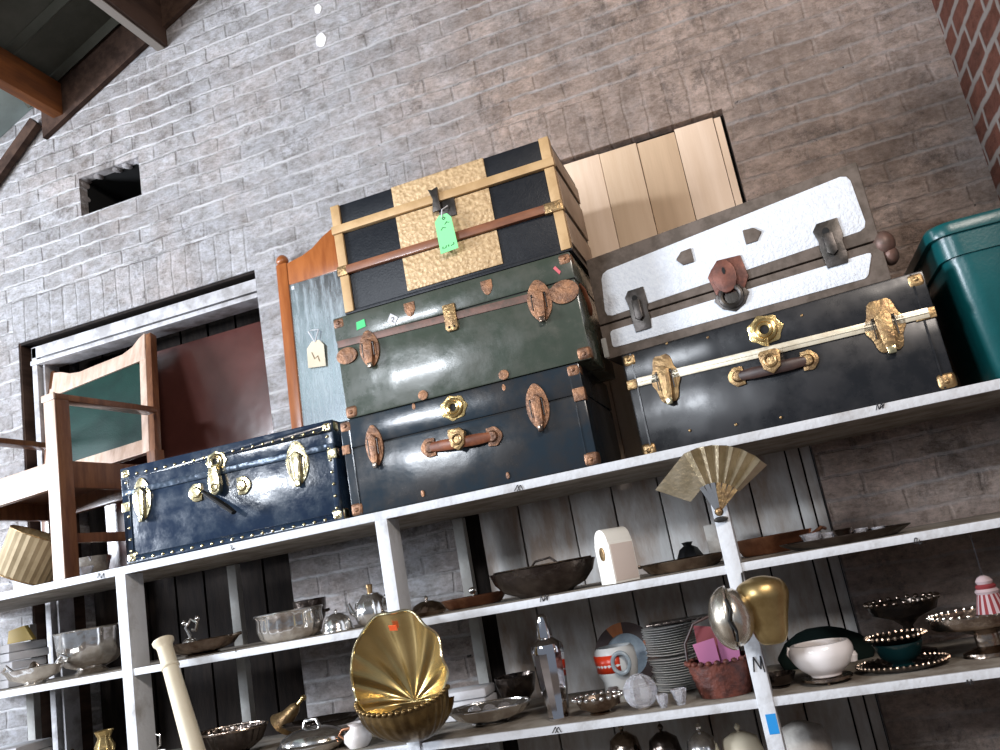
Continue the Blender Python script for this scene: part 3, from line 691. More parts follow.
for xq in (.026, w-.032): MB().box(xq, xq+.005, -.003, 0, .004, h-.004).build('edge_binding', 'blacktin', t)

# -- white trunk on the black one
hB = T0+.3335
pL = at(597, 320, .15); loc = Vector((pL.x+.004, .150, hB)); rz = -radians(8.2)
FF = Face(loc, rz)
w, d, h = .835, .36, .358
t = thing('steamer_trunk', 'white textured trunk with brown binding and rusty lock, resting on the black trunk', 'trunk', loc, rz)
w = FF(868, 200)[0]; h = FF(857, 161)[1]
zs0 = FF(608, 323)[1]; zs1 = FF(890, 236)[1]
bodyp = [(0, 0), (w, 0), (w, zs1-.004), (0, zs0-.004)]
lidp = [(0, zs0), (w, zs1), (w, h), (0, FF(593, 258)[1])]
MB().prism(bodyp, 0, d).build('body', 'binding', t, bevel=.004)
MB().prism(lidp, -.002, d).build('lid', 'binding', t, bevel=.006)
def rounded(q, r):
    out = []
    n = len(q)
    for i in range(n):
        p0, p1, p2 = Vector(q[i-1]), Vector(q[i]), Vector(q[(i+1) % n])
        out += [tuple(p1+(p0-p1).normalized()*r), tuple(p1+(p0-p1).normalized()*r*.3+(p2-p1).normalized()*r*.3), tuple(p1+(p2-p1).normalized()*r)]
    return out
lp = [FF(601, 273), FF(606, 318), FF(868, 229), FF(848, 174)]
MB().prism(rounded([(x, z) for x, z in lp], .022), -.0035, .002).build('lid_panel', 'whitevinyl', t, bevel=.001)
lp = [FF(610, 331), FF(613, 348), FF(868, 278), FF(872, 252)]
MB().prism(rounded(lp, .010), -.0025, .002).build('body_panel', 'whitevinyl', t, bevel=.001)
def dark_latch(px, py, pw, ph):
    (xa, za), (xb, zb) = FF(px-pw/2, py-ph/2*0), FF(px+pw/2, py)
    x, z = FF(px, py); w_ = abs(xb-xa); h_ = ph/pw*w_
    o = MB().prism([(x-w_/2, z+h_*.36), (x-w_*.3, z+h_*.5), (x+w_*.45, z+h_*.5), (x+w_/2, z+h_*.1), (x+w_*.42, z-h_*.02), (x+w_*.46, z-h_*.3), (x+w_*.4, z-h_*.5), (x-w_*.34, z-h_*.5), (x-w_*.42, z-h_*.06), (x-w_*.4, z+h_*.1)], -.008, -.002).build('latch', 'darkmetal', t, bevel=.002)
    MB().prism([(x-w_*.2, z+h_*.22), (x+w_*.16, z+h_*.22), (x+w_*.2, z-h_*.2), (x, z-h_*.28), (x-w_*.2, z-h_*.2)], -.02, -.007).build('hasp', 'darkmetal', o, bevel=.003)
    MB().prism(ell(x-w_*.05, z+h_*.28, w_*.13, w_*.15, 12), -.010, -.007).build('keyhole', 'black', o)
dark_latch(639, 310, 22, 44); dark_latch(831, 244, 30, 54)
x, z = FF(728, 276)
o = MB().prism([(x-.058, z+.012), (x-.045, z+.03), (x-.02, z+.055), (x+.05, z+.05), (x+.058, z-.02), (x+.035, z-.06), (x-.045, z-.055)], -.008, -.002).build('lock_plate', 'rustred', t, bevel=.003)
MB().prism(ell(x-.008, z-.002, .036, .052, 18), -.02, -.006).build('hasp', 'rustred', o, bevel=.004)
MB().prism(ell(x-.006, z+.014, .005, .011, 10), -.022, -.019).build('keyhole', 'black', o)
x, z = FF(732, 297)
o = MB().prism(ell(x, z, .05, .045, 8, .05, 4), -.008, -.001).build('lock_base', 'darkmetal', t, bevel=.002)
MB().ring((x, -.012, z), .030, .008).build('ring', 'darkmetal', o)
for px, py, sg in ((686, 258, -1), (752, 236, 1)):
    x, z = FF(px, py); MB().prism([(x-sg*.022, z+.024), (x+sg*.010, z+.022), (x+sg*.030, z+.002), (x+sg*.012, z-.022), (x-sg*.022, z-.022)], -.009, -.003).build('shield_plate', 'binding', t, bevel=.003)
# worn metal corner with a lump of leather at the right-hand end of the seam
MB().ball((w+.008, .02, zs1-.01), .03, .035, .036, 12, 8).ball((w+.014, .03, zs1-.045), .024, .03, .03, 12, 8).build('end_clamp', 'rustband', t)
MB().box(-.006, .012, -.004, .03, .005, .07).build('end_clamp', 'post_gray', t, bevel=.005)

# -- teal plastic tote
p = at(922, 233, .02)
loc = Vector((.772, .02, T0)); w, d = .60, .42; rz = 0
w = .40
t = thing('storage_tote', 'teal green plastic storage tote standing right of the black trunk', 'tub', (loc.x, loc.y, loc.z), rz)
def rrect(x0, x1, y0, y1, r, z, n=5):
    out = []
    for cx, cy, a0 in ((x1-r, y1-r, 0), (x0+r, y1-r, 90), (x0+r, y0+r, 180), (x1-r, y0+r, 270)):
        for i in range(n+1):
            a = radians(a0+90*i/n); out.append((cx+r*cos(a), cy+r*sin(a), z))
    return out
b = MB()
rings = []
H = .435
x1t = 1.085-loc.x
def lvl(z, o, r): return rrect(-o, x1t+o*.0, -o*.6, d+o, r, z)
prof = [(0, -.018, .05), (.01, -.008, .06), (.32, .012, .06), (.345, .016, .06), (.345, .026, .06), (.405, .030, .06), (.405, .044, .06), (.430, .048, .06), (.440, .040, .06)]
for z, o_, r in prof: rings.append(lvl(z, o_, r))
for z, o_, r in ((.43, .024, .05), (.32, .002, .05), (.015, -.022, .045)): rings.append(lvl(z, o_, r))
nn = len(rings[0]); vs = [v for rg in rings for v in rg]; fs = []
for j in range(len(rings)-1):
    for i in range(nn): fs.append((j*nn+i, j*nn+(i+1) % nn, (j+1)*nn+(i+1) % nn, (j+1)*nn+i))
fs.append(tuple(range(nn-1, -1, -1))); fs.append(tuple((len(rings)-1)*nn+i for i in range(nn)))
b.add(vs, fs); b.build('tub', 'teal', t, ang=50)
MB().box(.20, .208, -.020, -.010, .03, .34).build('rib', 'teal', t, bevel=.002)

# ------------------------------------------------------------------ mirror
loc = Vector((-1.585, .50, T0+.003)); t = thing('framed_mirror', 'dusty wall mirror in an orange wood frame standing behind the navy footlocker', 'mirror', loc, 0, rot=(radians(-3), 0, 0))
px_ = at(280, 262, .5)
Hm = 1.22
MB().box(0, .052, 0, .03, 0, Hm-.045).lathe([(.020, 0), (.027, .012), (.024, .03), (.012, .042), (.0001, .046)], 16, (.026, .015, Hm-.046)).build('side_rail', 'orangewood', t, bevel=.006)
MB().box(.44, .49, 0, .03, 0, Hm-.02).build('side_rail', 'orangewood', t, bevel=.006)
cp = [(.05, Hm-.17), (.36, Hm-.12), (.36, Hm+.03), (.30, Hm+.035), (.24, Hm+.02), (.18, Hm-.02), (.13, Hm-.045), (.05, Hm-.055)]
cp = [(.05, Hm-.15), (.44, Hm-.15), (.44, Hm+.03), (.36, Hm+.05), (.28, Hm+.045), (.23, Hm+.02), (.18, Hm-.015), (.13, Hm-.035), (.05, Hm-.05)]
MB().prism(cp, .004, .026).build('crest', 'orangewood', t, bevel=.004)
MB().box(.05, .44, .008, .02, .02, Hm-.145).build('mirror_glass', 'mirror', t)
MB().box(.05, .44, .02, .026, .02, Hm-.145).build('back_board', 'mirrorback', t)
MB().box(.05, .44, .0, .028, 0, .06).build('bottom_rail', 'orangewood', t, bevel=.004)
MB().box(.062, .075, .006, .0085, Hm-.175, Hm-.16).build('white_sticker', 'paper', t)
p = at(314, 352, .534)
g = thing('price_tag', 'cream string tag hanging on the dusty mirror glass', 'tag', p)
MB().prism([(-.035, -.06), (.045, -.07), (.048, .02), (.03, .045), (-.005, .045), (-.03, .02)], -.001, .001).build('paper', 'ivory', g)
MB().tube([(.01, -.001, .04), (-.012, -.002, .09), (.0, .006, .095), (.03, .006, .09), (.012, -.002, .04)], .003, 6).build('string', 'paper', g)
MB().tube([(-.01, -.002, .0), (.0, -.002, -.03), (.015, -.002, -.02), (.02, -.002, -.045)], .0015, 5).build('handwriting', 'brassdull', g)

# ------------------------------------------------------------------ armchair
FR, BR, BL, FL = Vector((-2.268, .035, 0)), Vector((-2.225, .50, 0)), Vector((-2.90, .60, 0)), Vector((-2.90, .14, 0))
t = thing('armchair', 'wooden armchair with green leather back standing on the top shelf before the doorway', 'chair', (FR.x, FR.y, T0))
o3 = Vector((FR.x, FR.y, 0))
def cl(v, z): return (v.x-o3.x, v.y-o3.y, z)
armz = .672
yv = (FL-FR).normalized(); xv = Vector((-yv.y, yv.x, 0))
def leg(c, z1, m, wx=.062, wy=.058, lean=0):
    b = MB().box(-wx/2, wx/2, -wy/2, wy/2, 0, z1)
    a = atan2(-yv.y, -yv.x); b.xfall(Matrix.Translation(Vector(cl(c, 0))) @ Matrix.Rotation(a, 4, 'Z'))
    return b.build('leg', m, t, bevel=.004)
leg(FR, armz-.012, 'chairwood', .062, .058); leg(FL, armz-.012, 'chairwood', .062, .058)
# front leg faces, with the glare on them put into the colour
a = atan2(-yv.y, -yv.x)
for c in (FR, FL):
    MB().box(-.031, .031, -.033, -.029, .0, armz-.012).xfall(Matrix.Translation(Vector(cl(c, 0))) @ Matrix.Rotation(a, 4, 'Z')).build('glare_face', 'chairglare', t, bevel=.001)
for c in (BR, BL): leg(c, .50, 'chairwood', .05, .05)
# back posts and panel, slightly reclined
def bp_(c, z, k=0): return Vector(cl(c, z))+xv*k*-1
back = Vector((.0, .05, 0))
TR = Vector((-2.325-FR.x, .66-FR.y, 1.075)); TL_ = Vector((-2.945-FR.x, .725-FR.y, 1.06))
for c, tp in ((BR, TR), (BL, TL_)):
    MB().beam(cl(c, .46), tp, .032, .040, up=(0, 1, 0)).build('back_post', 'chairwood', t, bevel=.004)
def quad_panel(pts, y0, y1, name, m, bevel=.003, par=None):
    "pts: (u,v) on the chair back; u 0..1 from the left post to the right post, v height"
    vs = []
    for off in (y0, y1):
        for u_, v_ in pts:
            bl = Vector(cl(BL, .46)).lerp(TL_, (v_-.46)/.60); br_ = Vector(cl(BR, .46)).lerp(TR, (v_-.46)/.615)
            p = bl.lerp(br_, u_); p.z = v_; n_ = Vector((-.19, -.98, 0))
            vs.append(p+n_*-off)
    n = len(pts)
    fs = [tuple(range(n)), tuple(range(2*n-1, n-1, -1))]+[(i, i+n, (i+1) % n+n, (i+1) % n) for i in range(n)]
    return MB().add(vs, fs).build(name, m, par or t, bevel=bevel)
quad_panel([(.02, .925), (.98, .95), (.985, 1.085), (.93, 1.07), (.86, 1.035), (.76, 1.015), (.5, 1.01), (.32, 1.005), (.22, 1.015), (.12, 1.04), (.04, 1.05)], -.026, .02, 'crest_rail', 'chairglare')
quad_panel([(.03, .50), (.97, .50), (.97, .565), (.03, .565)], -.022, .02, 'lower_rail', 'chairglare')
quad_panel([(.0, .56), (.075, .56), (.075, .97), (.0, .97)], -.024, .0, 'rail_face', 'chairglare')
quad_panel([(.925, .50), (.985, .50), (.985, 1.0), (.925, 1.0)], -.024, .0, 'rail_face', 'chairglare')
quad_panel([(.07, .56), (.93, .56), (.93, .93), (.86, .955), (.5, .950), (.14, .940), (.07, .91)], -.014, .015, 'leather_back', 'greenleather', .008)
# arms
def arm(a_, b_, m):
    a3 = Vector(cl(a_, armz)); b3 = Vector(cl(b_, armz)); d_ = (b3-a3).normalized()
    return MB().beam(a3-d_*.035, b3+d_*.0, .06, .026, up=(0, 0, 1)).build('armrest', m, t, bevel=.006)
arm(FR, BR, 'chairwood'); arm(FL, BL, 'chairwood')
# end of the near armrest in the same glare-bright colour
MB().box(-.036, .036, -.039, -.030, armz-.013, armz+.013).xfall(Matrix.Translation(Vector(cl(FR, 0))) @ Matrix.Rotation(a, 4, 'Z')).build('armrest_end', 'chairglare', t, bevel=.003)
# seat frame
zs_, ze_ = .330, .432
MB().beam(Vector(cl(FR, (zs_+ze_)/2))+Vector((-.02, -.012, 0)), Vector(cl(FL, (zs_+ze_)/2))+Vector((.02, -.012, 0)), .03, ze_-zs_, up=(0, 0, 1)).build('front_rail', 'chairglare', t, bevel=.004)
MB().beam(Vector(cl(FR, (zs_+ze_)/2)), Vector(cl(BR, (zs_+ze_)/2)), .03, ze_-zs_, up=(0, 0, 1)).build('side_rail', 'chairwood', t, bevel=.004)
MB().beam(Vector(cl(FL, (zs_+ze_)/2)), Vector(cl(BL, (zs_+ze_)/2)), .03, ze_-zs_, up=(0, 0, 1)).build('side_rail', 'chairwood', t, bevel=.004)
MB().beam(Vector(cl(BR, (zs_+ze_)/2)), Vector(cl(BL, (zs_+ze_)/2)), .03, ze_-zs_, up=(0, 0, 1)).build('rear_rail', 'chairwood', t, bevel=.004)
vs = [cl(FR, ze_-.03), cl(BR, ze_-.03), cl(BL, ze_-.03), cl(FL, ze_-.03), cl(FR, ze_+.004), cl(BR, ze_+.004), cl(BL, ze_+.004), cl(FL, ze_+.004)]
MB().add(vs, [(0, 1, 2, 3), (7, 6, 5, 4), (0, 4, 5, 1), (1, 5, 6, 2), (2, 6, 7, 3), (3, 7, 4, 0)]).build('seat', 'chairwood', t, bevel=.004)
MB().beam(Vector(cl(FR, .145)), Vector(cl(BR, .145)), .022, .035).build('stretcher', 'chairwood', t, bevel=.003)
MB().beam(Vector(cl(FL, .145)), Vector(cl(BL, .145)), .022, .035).build('stretcher', 'chairwood', t, bevel=.003)

# ribbed shade lying under the chair
t = thing('lamp_shade', 'beige ribbed fabric lamp shade tipped over under the armchair', 'lamp shade', (-2.575, .02, T0+.004), 0, rot=(0, 0, 0))
b = MB(); n = 44; vs = []
for j, (r, z) in enumerate(((.100, 0), (.112, .175), (.110, .175), (.098, 0))):
    for i in range(n):
        a = 2*pi*i/n; q = r*(1+.018*(1 if i % 2 else -1)); vs.append((q*cos(a), q*sin(a), z))
fs = []
for j in range(3):
    for i in range(n): fs.append((j*n+i, j*n+(i+1) % n, (j+1)*n+(i+1) % n, (j+1)*n+i))
for i in range(n): fs.append((3*n+i, 3*n+(i+1) % n, (i+1) % n, i))
Rt = Matrix.Translation((-.03, .135, .050)) @ Matrix.Rotation(radians(-10), 4, 'X') @ Matrix.Rotation(radians(27), 4, 'Y')
b.add(vs, fs).xfall(Rt).build('fabric_shade', 'wicker', t, ang=15)
for zz, rr_ in ((.173, .112), (.002, .100)): MB().ring((0, 0, zz), rr_, .003, axis='z').xfall(Rt).build('rim_band', 'brassdull', t)

# ------------------------------------------------------------------ vessels
def base_at(px, py, Y, z):
    "point on the shelf of height z below the photograph place, at depth Y"
    p = at(px, py, Y); return Vector((p.x, Y, z))
def smooth_prof(p, k=4):
    out = []
    n = len(p)
    for i in range(n-1):
        p0, p1, p2, p3 = p[max(i-1, 0)], p[i], p[i+1], p[min(i+2, n-1)]
        for j in range(k):
            t_ = j/k
            out.append(tuple(max(.0005 if q == 0 else -9, .5*((2*p1[q])+(-p0[q]+p2[q])*t_+(2*p0[q]-5*p1[q]+4*p2[q]-p3[q])*t_**2+(-p0[q]+3*p1[q]-3*p2[q]+p3[q])*t_**3)) for q in (0, 1)))
    return out+[p[-1]]
def bowl_prof(r, h, foot=.45, lip=1.06, th=.003, belly=.85):
    o_ = [(foot*r*.9, 0), (foot*r, .004), (foot*r*.8, h*.12), (foot*r, h*.18), (r*belly, h*.45), (r*.98, h*.8), (r*lip, h)]
    i_ = [(r*lip-.002, h+.001), (r*.98-th, h*.8), (r*belly-th, h*.47), (foot*r, h*.22), (.0005, h*.2)]
    return [(.0005, 0)]+o_+i_
def vessel(name, label, cat, loc, prof, m, n=48, sx=1, sy=1, flute=None, fz=None, group=None, rot=None, partname='bowl'):
    t = thing(name, label, cat, loc, group=group, rot=rot)
    MB().lathe(prof, n, sx=sx, sy=sy, flute=flute, fz=fz).build(partname, m, t, ang=50)
    return t
def handles(t, r, z, m, s=.03, sy=1, name='handle'):
    for sg in (-1, 1):
        MB().tube([(sg*r*.96, -s*.8*sy, z), (sg*(r+s*.7), -s*.7, z+s*.25), (sg*(r+s), 0, z+s*.35), (sg*(r+s*.7), s*.7, z+s*.25), (sg*r*.96, s*.8, z)], .0045, 8).build(name, m, t)
def finial(t, z, m, s=1.0, name='finial'):
    MB().lathe([(.0001, 0), (.014*s, 0), (.006*s, .008*s), (.012*s, .018*s), (.013*s, .024*s), (.007*s, .034*s), (.0001, .038*s)], 14, (0, 0, z)).build(name, m, t)
def dome_prof(r, h): return [(r*1.06, 0), (r*1.07, .004), (r, .008)]+[(r*cos(pi/2*k/8), .008+(h-.008)*sin(pi/2*k/8)) for k in range(1, 8)]+[(.0005, h)]
def tray_prof(r, h=.018): return [(.0005, 0), (r*.75, 0), (r*.82, .004), (r*.98, h*.9), (r, h), (r*1.005, h+.003), (r*.97, h+.001), (r*.80, .008), (r*.72, .004), (.0005, .004)]

# mid shelf, first bay
t = vessel('silver_bowl', 'deep silver bowl with upright panelled sides, beside the leftmost upright', 'bowl', base_at(91, 655, .29, T1), [(.0005, 0), (.055, 0), (.06, .008), (.048, .018), (.090, .034), (.114, .058), (.120, .11), (.125, .162), (.122, .163), (.116, .11), (.109, .062), (.085, .042), (.0005, .03)], 'silver', 48, flute=(12, .025), fz=(5, 10))
MB().ring((0, 0, .162), .124, .004, axis='z').build('rim', 'silver', t)
t = vessel('silver_dish', 'low silver dish with a leaf-shaped rim in front of the white wrapped stack', 'dish', base_at(35, 685, .10, T1), bowl_prof(.105, .06, .4, 1.1), 'silver', 48, 1, .75, (7, .06))
finial(t, .03, 'tarnish', 1.4)
MB().tube([(.09, 0, .05), (.13, 0, .085), (.16, 0, .07)], .006, 8).tube([(-.09, 0, .05), (-.13, 0, .08), (-.15, 0, .06)], .006, 8).build('handle', 'silver', t)
for k in range(5):
    z = T1+k*.033; jx = [0, .012, -.008, .01, -.004][k]
    o = MB().box(-.10, .10, -.09, .09, 0, .031).build('foam_box', 'paper', None, loc=(at(10, 660, .3).x+jx, .30, z), rot=(0, 0, .08*(k % 3-1)), bevel=.006)
    tag(o, ['white wrapped package at the bottom of the stack by the frame edge', 'white wrapped package second from the bottom of its stack', 'white wrapped package in the middle of its stack', 'white wrapped package second from the top of its stack', 'white wrapped package on top of its stack'][k], 'package', 'white wrapped packages on the middle shelf')
p = base_at(8, 640, .12, T1)
o = MB().prism([(-.07, 0), (.06, .0), (.02, .06), (-.06, .05)], 0, .02).build('ochre_card', 'olive', None, loc=(p.x-.10, .27, T1+.166), bevel=.002)
tag(o, 'ochre folded card on the wrapped white packages', 'card')
for k in range(4):
    z = T2+k*.034
    o = MB().box(-.10, .10, -.09, .09, 0, .032).build('foam_box', 'paper', None, loc=(at(12, 725, .28).x, .28, z), rot=(0, 0, .06*(k % 2)), bevel=.004)
    tag(o, ['white box at the bottom of the lower left stack', 'white box second in the lower left stack', 'white box third in the lower left stack', 'white box on top of the lower left stack'][k], 'box', 'white boxes on the lower shelf')
t = vessel('silver_tray', 'dark silver tray at the lower left', 'tray', base_at(55, 750, .17, T2), tray_prof(.14, .02), 'darksilver', 40, 1, .7, partname='tray')
# brass leaning ornament and sugar pot low
t = vessel('brass_vase', 'small beaded brass vase beside the leftmost upright', 'vase', base_at(104, 735, .22, T2), [(.0005, 0), (.03, 0), (.028, .012), (.012, .03), (.03, .06), (.036, .09), (.022, .12), (.034, .145), (.030, .144), (.018, .12), (.0005, .1)], 'brass', 24, flute=(10, .08))
t = vessel('sugar_pot', 'round silver sugar pot touching the leftmost upright', 'pot', base_at(122, 740, .13, T2), bowl_prof(.05, .07, .5, 1.0), 'silver')
finial(t, .014, 'silver', .8)

t = vessel('white_cup', 'small white cup at the foot of the ivory post', 'cup', base_at(153, 745, .16, T2), [(.0005, 0), (.02, 0), (.034, .025), (.040, .055), (.037, .055), (.030, .025), (.0005, .008)], 'porcelain', 28, partname='cup')
MB().tube([(-.034, 0, .045), (-.056, 0, .042), (-.054, 0, .022), (-.03, 0, .018)], .004, 8).build('handle', 'porcelain', t)
t = vessel('silver_jug', 'small silver jug low down between the first upright and the ivory post', 'jug', base_at(147, 745, .34, T2), [(.0005, 0), (.03, 0), (.045, .03), (.042, .06), (.024, .085), (.03, .10), (.027, .10), (.02, .085), (.0005, .07)], 'silver', 28, partname='body')
MB().tube([(.028, 0, .095), (.062, 0, .085), (.06, 0, .05), (.04, 0, .04)], .004, 8).build('handle', 'silver', t)
t = vessel('dish_cover', 'wide silver dome lid on the lower shelf left of the beaded brass vase', 'lid', base_at(72, 748, .33, T2), dome_prof(.07, .055), 'tarnish', partname='dome')
finial(t, .054, 'tarnish', .8)
# under the chair on the top shelf: small cut glass and silver
for k, (px, Y, s, m_, lab) in enumerate(((92, .28, 1.35, 'silver', 'small silver sugar bowl behind the front leg of the armchair'), (84, .12, .6, 'crystal', 'small cut glass dish between the chair leg and the footlocker'), (70, .46, .8, 'tarnish', 'tarnished small pot between the lamp shade and the chair leg'))):
    p = base_at(px, 560, Y, T0)
    t = vessel('small_dish', lab, 'dish', p, bowl_prof(.05*s, .065*s, .5), m_, 24, flute=(12, .03))
    if k != 1: finial(t, .014, m_, .9)
t = thing('cutlery_box', 'white crumpled box behind the lamp shade', 'box', base_at(28, 545, .36, T0))
MB().box(-.06, .10, -.03, .05, 0, .24).build('carton', 'paper', t, bevel=.006)
MB().box(-.05, .09, -.034, -.028, .14, .2).build('flap', 'paperdim', t, bevel=.002)

# mid shelf, second bay
t = vessel('scalloped_tray', 'coppery scalloped oval bowl with a curled finial, behind the ivory post', 'bowl', base_at(202, 645, .16, T1), bowl_prof(.135, .05, .5, 1.1), 'tarnish', 64, 1, .7, (14, .035), (4, 9))
MB().tube([(-.05, 0, .03), (-.045, 0, .07), (-.06, 0, .10), (-.035, 0, .125), (-.01, 0, .11), (-.02, 0, .085), (-.035, 0, .09)], .006, 8).ball((-.05, 0, .045), .03, .02, .02).ball((-.01, 0, .125), .010).ball((-.065, 0, .118), .009).build('curled_finial', 'silver', t)
handles(t, .14, .045, 'tarnish', .02)
t = vessel('gadrooned_bowl', 'bright silver gadrooned bowl on the middle shelf in the second bay', 'bowl', base_at(291, 635, .14, T1), [(.0005, 0), (.08, 0), (.098, .015), (.108, .045), (.106, .075), (.112, .088), (.116, .092), (.112, .094), (.102, .078), (.10, .04), (.09, .02), (.0005, .012)], 'silver', 72, 1.05, .85, (18, .035), (2, 4))
MB().ring((0, 0, .091), .117, .004, axis='z', sz=.85).build('rim', 'silver', t)
t = vessel('tarnished_cup', 'dark handled cup just behind the bright gadrooned bowl', 'cup', base_at(312, 625, .34, T1), bowl_prof(.06, .12, .5, 1.0), 'darksilver'); handles(t, .06, .07, 'darksilver', .015)
t = vessel('domed_lid', 'plain bright silver dome lid between the gadrooned bowl and the teapot', 'lid', base_at(338, 628, .13, T1), dome_prof(.05, .06), 'silver', partname='dome')
finial(t, .058, 'silver', .35)
t = vessel('teapot', 'fluted silver teapot with a wooden knob beside the second upright', 'teapot', base_at(374, 622, .17, T1), [(.0005, 0), (.035, 0), (.05, .012), (.06, .04), (.052, .075), (.03, .095), (.028, .10), (.0005, .106)], 'silver', 48, flute=(12, .03), fz=(2, 4), partname='body')
MB().lathe([(.0001, 0), (.008, 0), (.010, .012), (.011, .026), (.0001, .028)], 12, (0, 0, .104)).build('wooden_knob', 'brassdull', t)
MB().tube([(-.05, 0, .035), (-.075, 0, .05), (-.085, 0, .08)], [.012, .009, .006], 8).build('spout', 'silver', t)
MB().tube([(.045, 0, .03), (.08, 0, .035), (.085, 0, .07), (.05, 0, .085)], .005, 8).build('handle', 'silver', t)

# lower shelf, second bay
t = vessel('gadrooned_bowl', 'dark tarnished oval bowl with swirled ribs right of the ivory post', 'bowl', base_at(232, 735, .22, T2), bowl_prof(.125, .085, .55, 1.05), 'darksilver', 96, 1, .7, (24, .03), (3, 9))
MB().ring((0, 0, .086), .131, .005, axis='z', sz=.7).build('rim', 'tarnish', t)
t = vessel('saltcellar', 'tiny teal and silver salt cellar before the dark ribbed bowl', 'salt cellar', base_at(246, 748, .04, T2), bowl_prof(.022, .03, .5), 'tealglass', 20)
p = base_at(280, 712, .47, T2)
t = thing('brass_bell', 'brass hand bell tipped on its side behind the silver dish', 'bell', (p.x, p.y, T2+.045))
Rb = Matrix.Rotation(radians(52), 4, 'Y')
MB().lathe([(.0005, .10), (.012, .098), (.022, .08), (.028, .04), (.045, .008), (.05, 0), (.046, 0), (.026, .038), (.018, .08), (.0005, .09)], 28).xfall(Rb).build('bell_cup', 'brassdull', t)
MB().tube([(0, 0, .1), (0, 0, .13)], .007, 8).ball((0, 0, .135), .011).xfall(Rb).build('handle', 'brass', t)
MB().tube([(0, 0, .0), (0, 0, -.02)], .004, 6).ball((0, 0, -.02), .01).xfall(Rb).build('clapper', 'brassdull', t)
t = vessel('silver_platter', 'dark rimmed silver platter behind the covered dish', 'platter', base_at(322, 722, .28, T2+.0465), tray_prof(.15, .02), 'darksilver', 48, 1, .6, rot=(0, 0, 0), partname='tray')
MB().box(-.03, .03, -.03, .03, -.045, 0).build('foot', 'darksilver', t, bevel=.003)
t = vessel('covered_dish', 'silver covered vegetable dish with a low dome, left of the brass shell', 'dish', base_at(313, 740, .10, T2), [(.0005, 0), (.085, 0), (.10, .01), (.122, .022), (.125, .026), (.118, .03)]+[(.112*cos(pi/2*k/7), .032+.042*sin(pi/2*k/7)) for k in range(7)]+[(.0005, .075)], 'silver', 56, 1.0, .75, partname='dish')
MB().tube([(-.03, 0, .072), (-.02, 0, .095), (.02, 0, .095), (.03, 0, .072)], .005, 8).build('handle', 'silver', t)
t = vessel('creamer', 'small white porcelain creamer half hidden by the brass shell', 'creamer', base_at(358, 738, .07, T2), [(.0005, 0), (.03, 0), (.044, .02), (.042, .04), (.022, .055), (.02, .062), (.03, .072), (.027, .072), (.016, .06), (.0005, .05)], 'porcelain', 32, partname='body')
MB().tube([(-.038, 0, .02), (-.065, 0, .04), (-.05, 0, .055), (-.02, 0, .058)], .005, 8).build('handle', 'copperplate', t)
t = vessel('oval_platter', 'pale oval dish lying under the brass shell', 'dish', base_at(392, 745, .24, T2), tray_prof(.10, .016), 'ivory', 40, 1, .6, partname='dish')

# mid shelf, third bay
t = vessel('butter_dish', 'low silver butter dish right beside the second upright on the middle shelf', 'dish', base_at(427, 605, .14, T1), [(.0005, 0), (.045, 0), (.055, .012), (.052, .016), (.04, .034), (.02, .044), (.0005, .046)], 'tarnish', 32, 1.15, .8)
finial(t, .044, 'silver', .5)
t = vessel('copper_tray', 'flat dark copper tray between the butter dish and the big dark bowl', 'tray', base_at(474, 600, .27, T1), tray_prof(.115, .03), 'copperplate', 48, 1, .7, partname='tray')
MB().ball((0, 0, .05), .012).tube([(0, 0, .006), (0, 0, .05)], .004, 6).build('knob', 'silver', t)
t = vessel('serving_bowl', 'wide dark tarnished oval serving bowl left of the cream box', 'bowl', base_at(546, 590, .19, T1), [(.0005, 0), (.085, 0), (.09, .006), (.13, .022), (.158, .052), (.168, .078), (.172, .086), (.166, .087), (.154, .056), (.122, .028), (.0005, .016)], 'darksilver', 64, 1, .72, (2, .01))
MB().tube([(.05*cos(a/10*2*pi)*3.2, .05*sin(a/10*2*pi)*2.3*.999, .087+.002) for a in range(0, 11)], .004, 6).build('rim', 'tarnish', t)
MB().tube([(-.07, .10, .082), (-.05, .11, .105), (.0, .115, .11), (.03, .11, .084)], .004, 6).build('handle', 'darksilver', t)
# cream wooden box with a small brass oval
p = base_at(612, 575, .05, T1)
t = thing('clock_case', 'cream painted wooden clock case with a small brass oval, on the middle shelf', 'clock', (p.x-.018, .068, T1), radians(-47))
pts = [(-.04, 0), (.04, 0), (.04, .115), (.036, .119), (.036, .125)]+[(.034*cos(radians(a)), .125+.034*sin(radians(a))) for a in range(10, 180, 16)]+[(-.036, .125), (-.036, .119), (-.04, .115)]
MB().prism(pts, 0, .085).build('case', 'cream', t, bevel=.002)
MB().prism(ell(-.002, .088, .0135, .020, 20), -.003, .001).build('brass_oval', 'brassdull', t, bevel=.001)
MB().box(.038, .0415, .004, .082, .006, .112).build('side_panel', 'creamside', t, bevel=.001)
